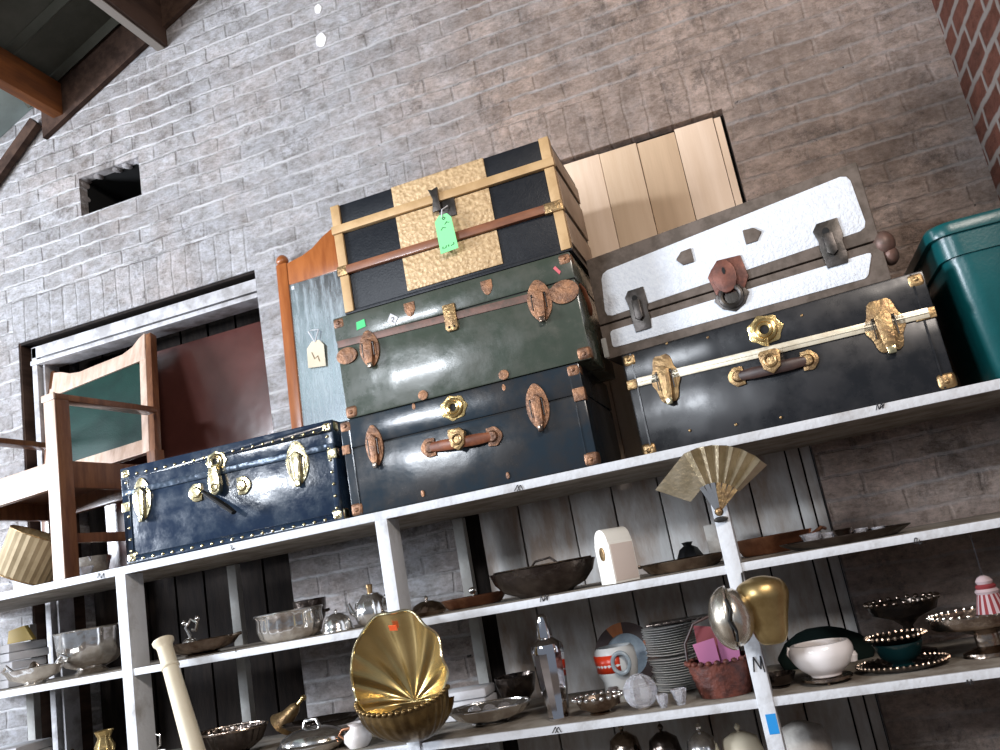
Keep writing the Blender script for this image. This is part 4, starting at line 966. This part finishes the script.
# trays right of it
t = vessel('silver_platter', 'tarnished oval platter with a gallery rim between the clock case and the fan upright', 'platter', base_at(684, 567, .22, T1), tray_prof(.13, .03), 'tarnish', 56, 1, .7, partname='tray')
handles(t, .13, .028, 'tarnish', .02)
t = thing('card_box', 'grey cardboard box behind the tarnished platter', 'box', base_at(707, 540, .42, T1))
MB().box(.0, .06, -.02, .04, 0, .12).build('carton', 'paperdim', t, bevel=.003)
MB().box(.004, .055, -.023, -.02, .012, .03).build('flap', 'paper', t, bevel=.001)
t = thing('velvet_pouch', 'small black pouch leaning beside the grey cardboard box', 'pouch', base_at(688, 548, .38, T1))
MB().lathe([(.0005, 0), (.038, .004), (.042, .03), (.028, .058), (.012, .068), (.018, .078), (.0005, .08)], 20, flute=(7, .06)).build('pouch', 'blackstrap', t)
t = vessel('copper_tray', 'orange copper tray right of the fan upright', 'tray', base_at(775, 550, .36, T1), tray_prof(.12, .05), 'copperplate', 48, 1, .7, partname='tray')
MB().tube([(.11, 0, .03), (.15, 0, .05), (.16, .03, .045)], .006, 8).build('handle', 'copperplate', t)
t = vessel('silver_platter', 'long silver platter carrying glassware on the right of the middle shelf', 'platter', base_at(845, 540, .14, T1), tray_prof(.175, .02), 'darksilver', 64, 1, .6, partname='tray')
for k, (dx, dy, s) in enumerate(((-.085, 0, 1.0), (-.04, .03, .8), (.0, 0, .9), (.048, .02, .7), (.092, 0, .6))):
    p = base_at(845, 540, .14, T1)
    q = vessel('glass_dish', ['cut glass dish at the near end of the long platter, beside the copper tray', 'second cut glass dish on the long platter', 'middle cut glass dish on the long platter', 'fourth cut glass dish on the long platter', 'smallest cut glass dish at the far end of the long platter'][k], 'dish', (p.x+dx, p.y+dy, T1+.0065), bowl_prof(.026*s, .035*s, .5, 1.15), 'crystal' if k != 2 else 'tarnish', 24, flute=(8, .06), group='small glass dishes on the long platter')

# lower shelf, third bay
p = base_at(468, 700, .34, T2)
for k in range(3):
    o = MB().box(-.075, .085, -.06, .06, 0, .03).build('folded_linen', 'paper', None, loc=(p.x, p.y, T2+k*.0315), rot=(0, 0, .05*(k-1)), bevel=.010)
    tag(o, ['folded white linen at the bottom of the pile behind the cut dish', 'folded white linen in the middle of the pile', 'folded white linen on top of the pile behind the cut dish'][k], 'linen', 'folded linens on the lower shelf')
t = vessel('relish_dish', 'wide silver relish dish with beaded rim left of the cocktail shaker', 'dish', base_at(492, 725, .17, T2), bowl_prof(.125, .05, .5, 1.08), 'silver', 72, 1, .7, (12, .03), (4, 9))
MB().ring((0, 0, .051), .134, .004, axis='z', sz=.7).build('rim', 'silver', t)
for k in range(3): MB().ball((-.05+.05*k, 0, .035), .024, .024, .022, 12, 8).build('cut_glass_cup', 'crystal', t)
t = vessel('silver_bowl', 'round dark silver bowl just left of the cocktail shaker', 'bowl', base_at(521, 712, .42, T2), bowl_prof(.07, .10, .5, 1.0), 'darksilver', 32)
finial(t, .02, 'silver', .6)
# cocktail shaker
p = base_at(565, 715, .10, T2)
t = thing('cocktail_shaker', 'tall polished chrome cocktail shaker with a tapered cap', 'shaker', (at(559, 715, .09).x, .09, T2+.001))
MB().lathe([(.0005, 0), (.030, 0), (.032, .006), (.031, .012), (.042, .10), (.0475, .18), (.048, .190)], 12, R=Matrix.Rotation(.2, 3, 'Z')).build('cup', 'chrome', t, ang=25)
MB().lathe([(.049, .189), (.0495, .200), (.046, .213), (.032, .224), (.023, .230)], 32).build('shoulder', 'chrome', t)
MB().lathe([(.023, .229), (.024, .240), (.022, .262), (.016, .292), (.008, .299), (.0005, .300)], 24).build('cap', 'chrome', t)
# decorative plate and mug
p = base_at(625, 655, .42, T2)
t = thing('decor_plate', 'round plate with brown and orange rim standing behind the mug', 'plate', (p.x, .43, T2+.004), 0, rot=(radians(-12), 0, 0))
Rp = Matrix.Translation((0, 0, .105)) @ Matrix.Rotation(radians(90), 4, 'X')
MB().lathe([(.0005, 0), (.06, 0), (.07, .006), (.071, .008), (.06, .003), (.0005, .003)], 40).xfall(Rp).build('centre', 'bluewhite', t)
for k in range(12):
    a0, a1 = 2*pi*k/12, 2*pi*(k+1)/12; vs = []
    for r_, z_ in ((.070, .006), (.105, .014)):
        for i in range(5): a = a0+(a1-a0)*i/4; vs += [(r_*cos(a), r_*sin(a), z_), (r_*cos(a), r_*sin(a), z_+.003)]
    fs = []
    for i in range(4): fs += [(2*i, 2*i+2, 10+2*i+2, 10+2*i), (2*i+1, 11+2*i, 11+2*i+2, 2*i+3)]
    fs += [(0, 1, 11, 10), (8, 18, 19, 9)]
    for i in range(4): fs += [(10+2*i, 12+2*i, 13+2*i, 11+2*i)]
    MB().add(vs, fs).xfall(Rp).build('rim_panel', 'leatherdk' if k % 3 else 'orangewood', t)
t = vessel('gift_mug', 'rounded white mug with a red band and a ring handle before the brown rimmed plate', 'mug', base_at(620, 680, .27, T2+.0), [(.0005, 0), (.045, 0), (.052, .012), (.052, .06), (.060, .075), (.066, .11), (.062, .15), (.054, .16), (.050, .158), (.056, .12), (.05, .08), (.0005, .03)], 'mugwhite', 32, partname='cup')
vs = []; fs = []
for i in range(9):
    a = radians(195+i*12)
    for z_ in (.088, .140): r_ = .068 if z_ > .1 else .064; vs.append((r_*cos(a), r_*sin(a), z_))
for i in range(8): fs.append((2*i, 2*i+2, 2*i+3, 2*i+1))
bnd = MB().add(vs, fs)
o = bnd.build('red_band', 'red', t); o.modifiers.new('s', 'SOLIDIFY').thickness = .003
MB().ring((.028, -.069, .115), .026, .006, sz=1.15).build('ring_handle', 'bluewhite', t)
MB().box(-.03, .0, -.062, -.05, .0, .05).build('dark_patch', 'leatherdk', t, bevel=.004)
t = vessel('ornate_bowl', 'small oval silver bowl with a rim of beads right of the cocktail shaker', 'bowl', base_at(601, 715, .085, T2), bowl_prof(.062, .045, .5, 1.08), 'tarnish', 40, 1.05, .8)
b = MB()
for k in range(20): a = 2*pi*k/20; b.ball((.069*1.05*cos(a), .069*.8*sin(a), .047), .007, n=8, m=6)
b.build('beaded_rim', 'silver', t)
t = thing('crystal_ball', 'cut crystal globe in front of the plate stack', 'globe', (at(642, 700, .075).x, .075, T2))
vs = []
b = MB(); n, m_ = 14, 8
b.lathe([(max(.047*sin(pi*j/m_), .0005), .048-.048*cos(pi*j/m_)) for j in range(m_+1)], n, flute=(7, .05)).build('globe', 'crystal', t, ang=5)
MB().lathe([(.0005, 0), (.018, 0), (.02, .006), (.012, .01), (.0005, .01)], 16).build('foot', 'silver', t)
for k, (px, dy, s, lab) in enumerate(((664, .05, .9, 'tiny cut glass salt dish nearest the crystal globe'), (682, .06, 1.1, 'tiny cut glass salt dish next to the red basket'))):
    t = vessel('salt_dish', lab, 'dish', base_at(px, 707, dy, T2), bowl_prof(.018*s, .038*s, .6, 1.1), 'crystal', 12, flute=(6, .06), group='tiny glass salt dishes')
# plates: two piles, one standing on the other
p = base_at(681, 690, .33, T2)
rnd = random.Random(5)
for k in range(26):
    z = T2+.0012+.0071*k + (.007 if k > 13 else 0)
    dx, dy = rnd.uniform(-.004, .004)+(.0 if k > 10 else .008), rnd.uniform(-.004, .004)
    o = MB().lathe([(.0005, 0), (.05, 0), (.055, .002), (.080, .0052), (.081, .0064), (.052, .0040), (.0005, .0038)], 40).build('dinner_plate', 'platewhite', None, loc=(p.x+dx, p.y+dy, z))
    tag(o, 'white plate in the stack of plates between the mug and the red basket', 'plate', 'white plates stacked on the lower shelf')
o = MB().box(-.07, .12, -.05, .05, 0, .006).build('dark_lid', 'darksilver', None, loc=(p.x+.01, p.y+.02, T2+.0071*26+.012), bevel=.002)
tag(o, 'dark flat tray lying on top of the plate stack', 'tray')
# red-brown basket with pink papers
p = base_at(726, 690, .13, T2)
t = thing('wicker_basket', 'reddish brown wicker basket holding pink papers', 'basket', (p.x, p.y, T2))
prof = [(.0005, 0), (.07, 0)]+[(.072+.020*k/9+(.0015 if k % 2 else -.0015), .004+.088*k/9) for k in range(10)]+[(.088, .094), (.070, .01), (.0005, .008)]
MB().lathe(prof, 60, sx=1, sy=.8, flute=(30, .012), fz=(2, 11)).build('basket_body', 'basket', t)
b = MB()
for k in range(24):
    a = 2*pi*k/24; b.ball((.092*cos(a), .092*.8*sin(a), .096), .009, .009, .007, 8, 6)
b.build('braided_rim', 'basket', t)
MB().tube([(-.09, 0, .09), (-.085, 0, .15), (-.05, 0, .2), (0, 0, .215), (.05, 0, .2), (.085, 0, .15), (.09, 0, .09)], .004, 8).build('arched_handle', 'leatherdk', t)
o = MB().prism([(-.05, .0), (.005, -.01), (.0, .075), (-.062, .065)], -.002, .002).build('pink_card', 'pink', None, loc=(p.x+.002, p.y-.045, T2+.085), rot=(radians(-10), 0, 0)); tag(o, 'pink card standing in the wicker basket, nearer the plates', 'card')
o = MB().prism([(0, .0), (.055, -.005), (.06, .072), (.004, .08)], -.002, .002).build('pink_card', 'pink', None, loc=(p.x+.006, p.y-.035, T2+.085), rot=(radians(-10), 0, 0)); tag(o, 'pink card standing in the wicker basket, against the upright', 'card')
o = MB().prism([(-.055, .0), (.05, 0), (.04, .1), (-.055, .12)], -.002, .002).build('maroon_card', 'maroonpaper', None, loc=(p.x, p.y+.02, T2+.075), rot=(radians(-8), 0, 0)); tag(o, 'dark maroon card behind the pink cards in the basket', 'card')

# lower shelf, fourth bay
t = vessel('silver_dish', 'small dark silver dish between the marked upright and the white creamer', 'dish', base_at(782, 690, .13, T2), bowl_prof(.045, .035, .6), 'darksilver', 32)
p = base_at(828, 680, .11, T2)
t = vessel('trivet', 'round silver trivet with feet under the white creamer', 'trivet', p, [(.0005, .006), (.058, .006), (.066, .010), (.066, .016), (.058, .014), (.0005, .014)], 'tarnish', 40, flute=(20, .02), partname='plate')
for k in range(3): MB().tube([(.05*cos(k*2.1+.5), .05*sin(k*2.1+.5), 0), (.052*cos(k*2.1+.5), .052*sin(k*2.1+.5), .01)], .004, 8).build('foot', 'tarnish', t)
t = vessel('cream_pitcher', 'squat white porcelain pitcher on the silver trivet', 'pitcher', (p.x, p.y, T2+.0165), smooth_prof([(.0005, 0), (.035, 0), (.042, .008), (.064, .026), (.080, .052), (.082, .072), (.076, .086), (.070, .088), (.064, .086), (.068, .065), (.055, .030), (.0005, .012)]), 'porcelain', 40, 1.03, .9, partname='body')
MB().tube([(-.072, 0, .075), (-.082, 0, .082), (-.085, 0, .07), (-.074, 0, .05)], .0065, 8).build('handle', 'porcelain', t)
MB().lathe([(.0005, 0), (.012, .004), (.016, .02), (.012, .03), (.0005, .03)], 16, (.075, 0, .025)).build('spout', 'porcelain', t)
# dark cloth bundle at the back
t = vessel('cloth_bundle', 'dark green cloth bundle behind the white pitcher', 'cloth', base_at(822, 650, .44, T2), [(.0005, 0), (.12, 0), (.13, .03), (.10, .07), (.06, .095), (.03, .105), (.0005, .105)], 'darkgreencloth', 40, 1.1, .5, (5, .08), partname='cloth')
p = base_at(906, 675, .17, T2)
t = vessel('silver_platter', 'dark round platter with a bright beaded rim, right of the white pitcher', 'platter', p, tray_prof(.118, .014), 'darksilver', 64, 1, .8, partname='tray')
b = MB()
for k in range(46): a = 2*pi*k/46; b.ball((.118*cos(a), .118*.8*sin(a), .016), .005, n=6, m=4)
b.build('beaded_rim', 'tarnish', t)
t = vessel('glazed_bowl', 'teal glazed footed bowl on the dark round platter', 'bowl', (p.x, p.y, T2+.0065), bowl_prof(.062, .062, .5), 'tealglass', 32)
q = vessel('beaded_dish', 'dark silver dish with a beaded rim resting on the teal bowl', 'dish', (p.x, p.y, T2+.071), tray_prof(.078, .014), 'darksilver', 48, 1, .85, partname='dish')
b = MB()
for k in range(30): a = 2*pi*k/30; b.ball((.078*cos(a), .078*.85*sin(a), .016), .006, n=6, m=4)
b.build('beaded_rim', 'tarnish', q)
t = vessel('compote', 'tall dark footed compote at the back behind the beaded dish', 'compote', base_at(912, 640, .38, T2), [(.0005, 0), (.05, 0), (.05, .008), (.015, .02), (.012, .08), (.03, .10), (.075, .12), (.085, .15), (.081, .15), (.07, .125), (.0005, .11)], 'darksilver', 48, 1.2, .9)
b = MB()
for k in range(24): a = 2*pi*k/24; b.ball((.084*1.2*cos(a), .084*.9*sin(a), .153), .008, n=8, m=6)
b.build('beaded_rim', 'tarnish', t)
t = vessel('reed_tray', 'footed silver tray with an upright pierced gallery at the edge of the frame', 'tray', base_at(992, 655, .19, T2), [(.0005, 0), (.07, 0), (.068, .01), (.03, .025), (.03, .055), (.07, .07), (.12, .078), (.128, .084), (.130, .11), (.127, .11), (.122, .084), (.0005, .075)], 'tarnish', 64, 1, .7, (32, .01), (7, 9))
b = MB()
for k in range(36): a = 2*pi*k/36; b.ball((.129*cos(a), .129*.7*sin(a), .112), .0055, n=6, m=5)
b.build('beaded_rim', 'silver', t)
# striped cloth doll hanging from the middle shelf
p = at(985, 590, .03)
t = thing('cloth_ornament', 'small red and white striped cloth bell hanging under the middle shelf', 'ornament', (p.x+.006, .045, 1.136))
for nm, m_, par in (('striped_skirt', 'skirtred', 0), ('white_stripe', 'skirtwhite', 1)):
    vs = []; fs = []; n = 28
    for i in range(n):
        if i % 2 != par: continue
        a0, a1 = 2*pi*i/n, 2*pi*(i+1)/n; o_ = len(vs)
        for r_, z_ in ((.048, 0), (.040, .03), (.030, .062)):
            for a in (a0, a1): vs += [(r_*cos(a), r_*sin(a), z_), ((r_-.004)*cos(a), (r_-.004)*sin(a), z_)]
        for j in range(2):
            q = o_+j*4
            fs += [(q, q+2, q+6, q+4), (q+1, q+5, q+7, q+3), (q, q+4, q+5, q+1), (q+2, q+3, q+7, q+6)]
        fs += [(o_, o_+1, o_+3, o_+2), (o_+8, o_+10, o_+11, o_+9)]
    MB().add(vs, fs).build(nm, m_, t)
MB().lathe([(.0005, .058), (.032, .058), (.036, .066), (.030, .074), (.0005, .074)], 24).build('ruffle', 'skirtwhite', t)
MB().lathe([(.0005, .074), (.028, .074), (.031, .082), (.025, .088), (.0005, .088)], 24).build('sash', 'skirtred', t)
MB().lathe([(.0005, .088), (.022, .088), (.026, .097), (.018, .108), (.008, .114), (.0005, .114)], 24).build('bodice', 'skirtwhite', t)
MB().tube([(0, 0, .112), (0, -.003, .18), (0, -.005, .248)], .001, 5).build('string', 'ink', t)

src = t
o2 = src.copy(); COL.objects.link(o2); src.scale = (.8, .8, .8); o2.scale = (.8, .8, .8); o2.location = src.location+Vector((.084, .01, .004)); o2['label'] = 'second striped cloth bell, beside the first, cut by the edge of the frame'
src['label'] = 'first red and white striped cloth bell hanging under the middle shelf'
for ch in src.children:
    c = ch.copy(); c.parent = o2; COL.objects.link(c)
# bottom shelf: tops of things
BS = .66
for px, py, Y, r, hh, m_, nm, lab, cat in (
    (664, 745, .28, .05, .20, 'darksilver', 'lidded_jar', 'dark silver lidded jar on the bottom shelf under the plate stack', 'jar'),
    (702, 745, .22, .048, .17, 'silver', 'lidded_jar', 'silver ribbed jar on the bottom shelf under the red basket', 'jar'),
    (740, 740, .26, .06, .20, 'ivory', 'lidded_jar', 'pale cream jar on the bottom shelf left of the marked upright', 'jar'),
    (800, 730, .26, .075, .24, 'paperdim', 'tall_bowl', 'large grey bowl on the bottom shelf right of the marked upright', 'bowl'),
    (625, 748, .3, .05, .19, 'tarnish', 'lidded_jar', 'tarnished jar on the bottom shelf under the mug', 'jar')):
    p = base_at(px, py, Y, BS); zt = at(px, 722 if r > .07 else 732, Y).z-BS
    t = vessel(nm, lab, cat, p, [(.0005, 0), (r*.6, 0), (r*.8, .02), (r, zt*.5), (r*1.02, zt*.75), (r*.85, zt*.92), (r*.3, zt), (.0005, zt)], m_, 32, partname='body')
    if r < .07: finial(t, zt-.002, m_, .7, 'knob')

# ------------------------------------------------------------------ things hung on the uprights
# brass shell wall pocket
p = at(401, 735, -.03)
t = thing('shell_wall_pocket', 'large polished brass scallop shell wall pocket hung on the second upright', 'wall pocket', (-.966, -.032, 1.035))
W_, Hh = .150, .36
hx, hz = 0.0, .098
n, m_ = 96, 20; vs = []; fs = []
# outline: (angle measured at the hinge) -> radius
def outline(a):
    # ellipse centred above the hinge
    cx, cz, ax, az = .0, .195, .150, .170
    dx, dz = cos(a), sin(a); ox, oz = hx-cx, hz-cz
    A = (dx/ax)**2+(dz/az)**2; B = 2*(dx*ox/ax**2+dz*oz/az**2); Cc = (ox/ax)**2+(oz/az)**2-1
    return (-B+sqrt(B*B-4*A*Cc))/(2*A)
ribs = 8
for s_i in (0, 1):
    for i in range(n+1):
        a = radians(-12)+radians(204)*i/n; R0 = outline(a); u_ = i/n*ribs
        sc = .5-.5*cos(2*pi*u_)
        for j in range(m_+1):
            t_ = j/m_
            r_ = R0*t_*(1+.035*(sc-.5)*t_)
            bulge = -.085*(t_**2.2) + .0
            groove = .011*(sc-.5)*min(1, t_*1.3)
            y = -.012+bulge*(.75+.25*abs(cos(a)))+groove+.02
            vs.append((hx+r_*cos(a), y+(.004 if s_i else 0), hz+r_*sin(a)))
q = (n+1)*(m_+1)
for i in range(n):
    for j in range(m_):
        a0 = i*(m_+1)+j
        fs.append((a0, a0+1, a0+m_+2, a0+m_+1)); fs.append((q+a0, q+a0+m_+1, q+a0+m_+2, q+a0+1))
    e = i*(m_+1)+m_; fs.append((e, q+e, q+e+m_+1, e+m_+1))
MB().add(vs, fs).build('shell_back', 'shellbrass', t, ang=60)
# rolled rim of the shell
rim = []
for i in range(n+1):
    a = radians(-12)+radians(204)*i/n; R0 = outline(a); sc = .5-.5*cos(2*pi*i/n*ribs); r_ = R0*(1+.035*(sc-.5))
    y = -.012-.085*(.75+.25*abs(cos(a)))+.013*(sc-.5)+.02
    rim.append((hx+r_*cos(a), y, hz+r_*sin(a)))
MB().tube(rim, .0042, 7).build('rolled_rim', 'brasspale', t)
# pocket: half bowl in front, beaded rim
vs = []; fs = []; n2, m2 = 64, 14
def prm(ph, th):
    f = 1+.025*cos(26*ph)*sin(min(th*2, pi/2)+.2)
    x = .141*sin(ph)*cos(th)*f; y = -.070-.095*cos(ph)*cos(th)*f*.9+.075*(1-cos(th)); z = (.132-.040*max(0, cos(ph)))*(1-sin(th))-.010*sin(th)
    return (x, min(y, -.004), z)
for s_i in (0, 1):
    for i in range(n2+1):
        ph = radians(-100)+radians(200)*i/n2
        for j in range(m2+1):
            th = pi/2*j/m2; x, y, z = prm(ph, th)
            vs.append((x*(1-.02*s_i), y+.003*s_i, z+.002*s_i))
q = (n2+1)*(m2+1)
for i in range(n2):
    for j in range(m2):
        a0 = i*(m2+1)+j; fs.append((a0, a0+1, a0+m2+2, a0+m2+1)); fs.append((q+a0, q+a0+m2+1, q+a0+m2+2, q+a0+1))
MB().add(vs, fs).build('pocket', 'pocketbrass', t, ang=60)
MB().prism([(.132*cos(radians(a)), .118+.122*sin(radians(a))) for a in range(190, 351, 10)], -.003, .004).build('pocket_back', 'pocketbrass', t)
b = MB()
for i in range(25):
    ph = radians(-96)+radians(192)*i/24; x, y, z = prm(ph, 0); b.ball((x, y, z+.001), .0085, .0075, .0075, 10, 7)
b.build('beaded_rim', 'pocketbrass', t)
x, z = 0, 0
MB().prism([(x-.013, z-.009), (x+.011, z-.012), (x+.013, z+.007), (x-.011, z+.01)], -.0008, .0008).build('orange_sticker', 'orangesticker', t, loc=(-.006, -.052, .318), rot=(radians(38), 0, 0))

# brass fan
p = at(720, 511, -.03)
t = thing('brass_fan', 'pleated brass folding fan fixed to the top of the third upright', 'fan', (p.x-.004, -.03, p.z))
A0, A1 = radians(32), radians(150); nb = 9; R0, R1 = .078, .182
def fanpt(a, r, y): return (r*cos(a), y, r*sin(a))
vs = []; fs = []
cuts = []
aflat = radians(108)
steps = [A0+(aflat-A0)*i/12 for i in range(13)]+[A1]
for s_i in (0, 1):
    for i, a in enumerate(steps):
        yy = (-.022 if i % 2 else -.004)
        if i == len(steps)-1: yy = -.012
        vs.append(fanpt(a, R0, yy*.6+.0025*s_i)); vs.append(fanpt(a, R1*(1 if i % 2 == 0 else .985), yy+.0025*s_i))
k = 2*len(steps)
for i in range(len(steps)-1):
    a_ = 2*i; fs.append((a_, a_+1, a_+3, a_+2)); fs.append((k+a_, k+a_+2, k+a_+3, k+a_+1))
    fs.append((a_+1, k+a_+1, k+a_+3, a_+3)); fs.append((a_, a_+2, k+a_+2, k+a_))
fs.append((0, k, k+1, 1)); e = 2*(len(steps)-1); fs.append((e, e+1, k+e+1, k+e))
MB().add(vs, fs).build('pleated_leaf', 'fanbrass', t, ang=20)
for i in range(7):
    a = radians(40)+radians(72)*i/6
    b = MB().prism([(.006*cos(a+1.57), .006*sin(a+1.57)), (R0*cos(a)+.006*cos(a+1.57), R0*sin(a)+.006*sin(a+1.57)), (R0*cos(a)-.006*cos(a+1.57), R0*sin(a)-.006*sin(a+1.57)), (-.006*cos(a+1.57), -.006*sin(a+1.57))], -.008-.0015*i, -.006-.0015*i)
    b.build('fan_stick', 'silver' if i > 3 else 'brassdull', t)
MB().lathe([(.0005, .012), (.008, .010), (.012, .004), (.012, 0), (.0005, 0)], 16, R=Matrix.Rotation(radians(90), 3, 'X')).xfall(Matrix.Translation((.002, -.012, -.002))).build('pivot', 'brassdull', t)
MB().prism(ell(.0, -.022, .020, .008, 16), .014, .024).build('mount', 'darkmetal', t, bevel=.001)

# silver and brass clam bell
p = at(750, 614, -.09)
t = thing('clam_ornament', 'round silver clam shell ornament with a brass back hung on the third upright', 'ornament', (p.x, -.004, p.z))
def halfshell(sg, name, m_, rx, ry, rz_s, cx, cy, open_a):
    vs = []; fs = []; n, k = 28, 12
    for j in range(k+1):
        th = pi*j/k
        for i in range(n//2+1):
            ph = pi*i/(n//2)
            x = sg*sin(ph)*sin(th); y = -cos(ph)*sin(th); z = cos(th)
            f = 1+.012*sin(9*th)
            vs.append((cx+rx*x*f, cy+ry*y*f, rz_s*z))
    w_ = n//2+1
    for j in range(k):
        for i in range(n//2): fs.append((j*w_+i, j*w_+i+1, (j+1)*w_+i+1, (j+1)*w_+i))
    o = MB().add(vs, fs).build(name, m_, t)
    md = o.modifiers.new('s', 'SOLIDIFY'); md.thickness = .003
    return o
SH = at(742, 612, -.08).x-p.x
o = halfshell(-1, 'left_shell', 'clamsilver', .058, .066, .082, SH-.028, -.100, 0); o['label'] = 'left half of the silver shell'
o = halfshell(1, 'right_shell', 'clamsilver', .052, .062, .074, SH-.024, -.102, 0)
MB().tube([(SH-.028, -.150, .050), (SH-.020, -.163, .025), (SH-.030, -.168, .0), (SH-.018, -.162, -.03), (SH-.022, -.148, -.055)], .004, 6).build('shell_gap', 'black', t)
MB().lathe(smooth_prof([(.0005, -.085), (.028, -.082), (.042, -.06), (.052, -.02), (.064, .02), (.068, .045), (.056, .072), (.024, .086), (.0005, .089)]), 36, (.040, -.062, 0), sx=1, sy=.75).build('brass_back', 'clambrass', t)
MB().tube([(.0, -.06, .07), (0, -.02, .10), (0, .0, .10)], .003, 6).build('hanging_wire', 'darkmetal', t)

# ivory turned post leaning on the shelf edges
T_ = at(163, 641, -.035); B_ = Vector((-1.16, -.42, 0.0))
dv = (T_-B_); Ln = dv.length; zq = dv.normalized(); Q = Vector((0, 0, 1)).rotation_difference(zq)
t = thing('ivory_post', 'long ivory coloured turned post with a flared top leaning against the shelves', 'post', B_); t.rotation_mode = 'QUATERNION'; t.rotation_quaternion = Q
MB().lathe([(.0005, 0), (.05, 0), (.05, .02), (.034, .05), (.031, Ln-.40), (.026, Ln-.095), (.025, Ln-.03), (.0005, Ln-.03)], 32).build('shaft', 'ivory', t)
MB().lathe([(.0005, Ln-.10), (.028, Ln-.10), (.030, Ln-.095), (.028, Ln-.088), (.0005, Ln-.088)], 32).build('ring', 'ivory', t)
MB().lathe([(.0005, Ln-.03), (.025, Ln-.03), (.027, Ln-.018), (.034, Ln-.008), (.035, Ln), (.028, Ln), (.02, Ln-.01), (.0005, Ln-.012)], 32).build('flared_top', 'ivory', t)

# things stand a hair above what carries them
for o in list(COL.objects):
    if o.parent is None and o.get('kind') != 'structure' and o.type in ('EMPTY', 'MESH'):
        for T_z in (T0, T1, T2, BS):
            if abs(o.location.z-T_z) < .0006 and o.name != 'shelving_unit': o.location.z = T_z+.0012
# ------------------------------------------------------------------ light
wld = bpy.data.worlds.new('world'); S.world = wld; wld.use_nodes = True
bg = wld.node_tree.nodes['Background']; bg.inputs[0].default_value = (.55, .62, .75, 1); bg.inputs[1].default_value = .2
def area(name, loc, target, sx, sy, power, col):
    l = bpy.data.lights.new(name, 'AREA'); l.shape = 'RECTANGLE'; l.size = sx; l.size_y = sy; l.energy = power; l.color = col
    o = bpy.data.objects.new(name, l); COL.objects.link(o); o.location = loc
    o.rotation_euler = (Vector(target)-Vector(loc)).to_track_quat('-Z', 'Y').to_euler(); return o
area('window_daylight', (-6.3, -2.4, 2.3), (-1.9, .3, 2.1), 1.3, 1.2, 400, (.84, .90, 1))
area('doorway_daylight', (-3.25, -5.1, 3.2), (-1.0, 0, 2.0), 1.2, .4, 125, (.88, .93, 1))
area('added_warm_fill', (1.6, -4.4, 4.3), (.2, .3, 2.5), 1.3, .5, 105, (1, .89, .80))  # added warm fill from the right, no such lamp is seen

S.view_settings.view_transform = 'Standard'; S.view_settings.look = 'None'; S.view_settings.gamma = 1; S.view_settings.exposure = .55
try: S.view_settings.use_curve_mapping = False
except Exception: pass
